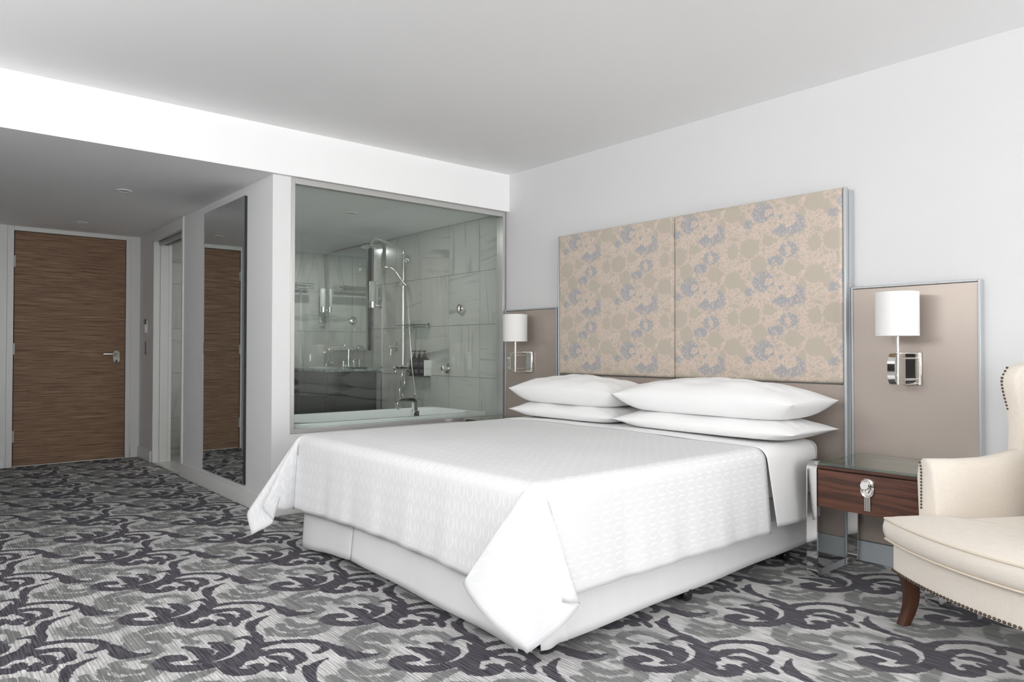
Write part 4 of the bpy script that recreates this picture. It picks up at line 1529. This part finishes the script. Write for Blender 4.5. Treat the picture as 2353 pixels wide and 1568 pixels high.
B().tube(smoothpath([(fx, -.10, .8695), (fx, -.10, .98), (fx, -.10, 1.06), (fx - .015, -.115, 1.093), (fx - .05, -.15, 1.102), (fx - .11, -.21, 1.102), (fx - .145, -.245, 1.090), (fx - .15, -.25, 1.055)], 7), .0125, 14).build('spout', 'chrome', fc, smooth=50)
for dx in (-.115, .115):
    c = B().cyl((fx + dx, -.10, .8695), (fx + dx, -.10, .925), .008, n=12)
    c.cyl((fx + dx - .03, -.10, .93), (fx + dx + .03, -.10, .93), .006, n=10)
    c.cyl((fx + dx, -.13, .93), (fx + dx, -.07, .93), .006, n=10)
    c.lathe([(.014, .920), (.014, .938), (.010, .942)], (fx + dx, -.10, 0), 16)
    c.build('cross_handle', 'chrome', fc, smooth=40)
tr = B()
tr.rings([[(x, y, z) for x, y in rrect(-2.36 - i, -.20 - i, -2.14 + i, -.06 + i, .02)] for i, z in ((-.004, .8685), (0, .876), (-.003, .876), (-.006, .871))])
tag(tr.build('glass_tray', 'black_plastic', loc=(-2.25, -.13, .8685), smooth=30), 'small dark tray under two tumblers on the vanity', 'tray')
for x, lab in ((-2.305, 'clear glass tumbler on tray nearer the faucet'), (-2.20, 'clear glass tumbler on tray at the counter end')):
    tg = B().lathe([(.031, .8715), (.036, .962), (.0335, .962), (.029, .878)], (x, -.13, 0), 24)
    tag(tg.build('tumbler', 'tumbler_glass', loc=(x, -.13, .8715), smooth=40), lab, 'glass', 'tumblers on the vanity')
vm = thing('vanity_mirror', 'large frameless bathroom mirror above the vanity between two tube lamps', 'mirror', (-2.64, 0, 1.6))
B().box(-3.087, -.040, 1.057, -2.190, -.0005, 2.165).build('mirror_backing', 'mirror_edge', vm)
o_, i_ = [(-3.087, 1.057), (-2.19, 1.057), (-2.19, 2.165), (-3.087, 2.165)], [(-3.06, 1.087), (-2.217, 1.087), (-2.217, 2.14), (-3.06, 2.14)]
B().rings([[(x, -.0405, z) for x, z in o_], [(x, -.048, z) for x, z in i_]], False, True).build('mirror_glass', 'mirror_glass', vm)


def tube_lamp(x, label):
    t = thing('tube_lamp', label, 'wall lamp', (x, 0, 1.62), 'tube lamps beside the vanity mirror')
    B().box(x - .01, -.014, 1.50, x + .05, -.0005, 1.74).build('back_plate', 'chrome', t, bevel=.002)
    B().lathe([(.030, 1.545), (.033, 1.55), (.033, 1.752), (.028, 1.758)], (x, -.085, 0), 28).build('glass_tube', 'opal_glass', t, smooth=40)
    B().lathe([(.030, 1.488), (.0335, 1.49), (.0335, 1.55), (.030, 1.552)], (x, -.085, 0), 28).build('lamp_holder', 'chrome', t, smooth=40)
    B().cyl((x, -.055, 1.515), (x + .015, -.012, 1.515), .008, n=12).build('lamp_arm', 'chrome', t, smooth=40)


tube_lamp(-3.150, 'white tube lamp left of the vanity mirror by the far corner')
tube_lamp(-2.020, 'white tube lamp right of the vanity mirror by the shower screen')

tr2 = thing('towel_rack', 'chrome tube towel rack on the far bathroom wall', 'towel rack', (-3.2, -.5, 1.78))
for x, z in ((-3.09, 1.79), (-3.17, 1.79), (-3.09, 1.755)):
    B().cyl((x, -.225, z), (x, -.85, z), .014, n=14).build('rack_tube', 'chrome', tr2, smooth=40)
for y in (-.30, -.78):
    B().box(-3.281, y - .012, 1.745, -3.08, y + .012, 1.775).build('rack_arm', 'chrome', tr2, bevel=.003)

tl = thing('toilet', 'white toilet partly visible through the sliding doorway', 'toilet', (-2.98, -1.30, 0))
tcx, tcy = -2.98, -1.30


def oval(cx, cy, rx, ry, z, n=28, back=.62):
    return [(cx + (rx if math.cos(2 * PI * k / n) > 0 else rx * back) * math.cos(2 * PI * k / n), cy + ry * math.sin(2 * PI * k / n), z) for k in range(n)]


B().rings([oval(tcx, tcy, .20, .13, .002), oval(tcx, tcy, .18, .115, .06), oval(tcx, tcy, .20, .13, .16), oval(tcx + .02, tcy, .27, .19, .33), oval(tcx + .02, tcy, .285, .205, .385), oval(tcx + .02, tcy, .25, .17, .392)]).build('bowl', 'porcelain', tl, smooth=50)
B().rings([oval(tcx + .02, tcy, .288, .208, .393), oval(tcx + .02, tcy, .290, .210, .402), oval(tcx + .02, tcy, .288, .208, .420), oval(tcx + .02, tcy, .26, .18, .428)]).build('seat_lid', 'porcelain', tl, smooth=50)
B().rings([[(x, y, z) for x, y in rrect(-3.279, tcy - .19, -3.12, tcy + .19, .03)] for z in (.36, .37, .76, .77)]).build('cistern', 'porcelain', tl, smooth=40)
B().rings([[(x, y, z) for x, y in rrect(-3.279, tcy - .20, -3.108, tcy + .20, .03)] for z in (.7705, .80)]).build('cistern_lid', 'porcelain', tl, smooth=40)
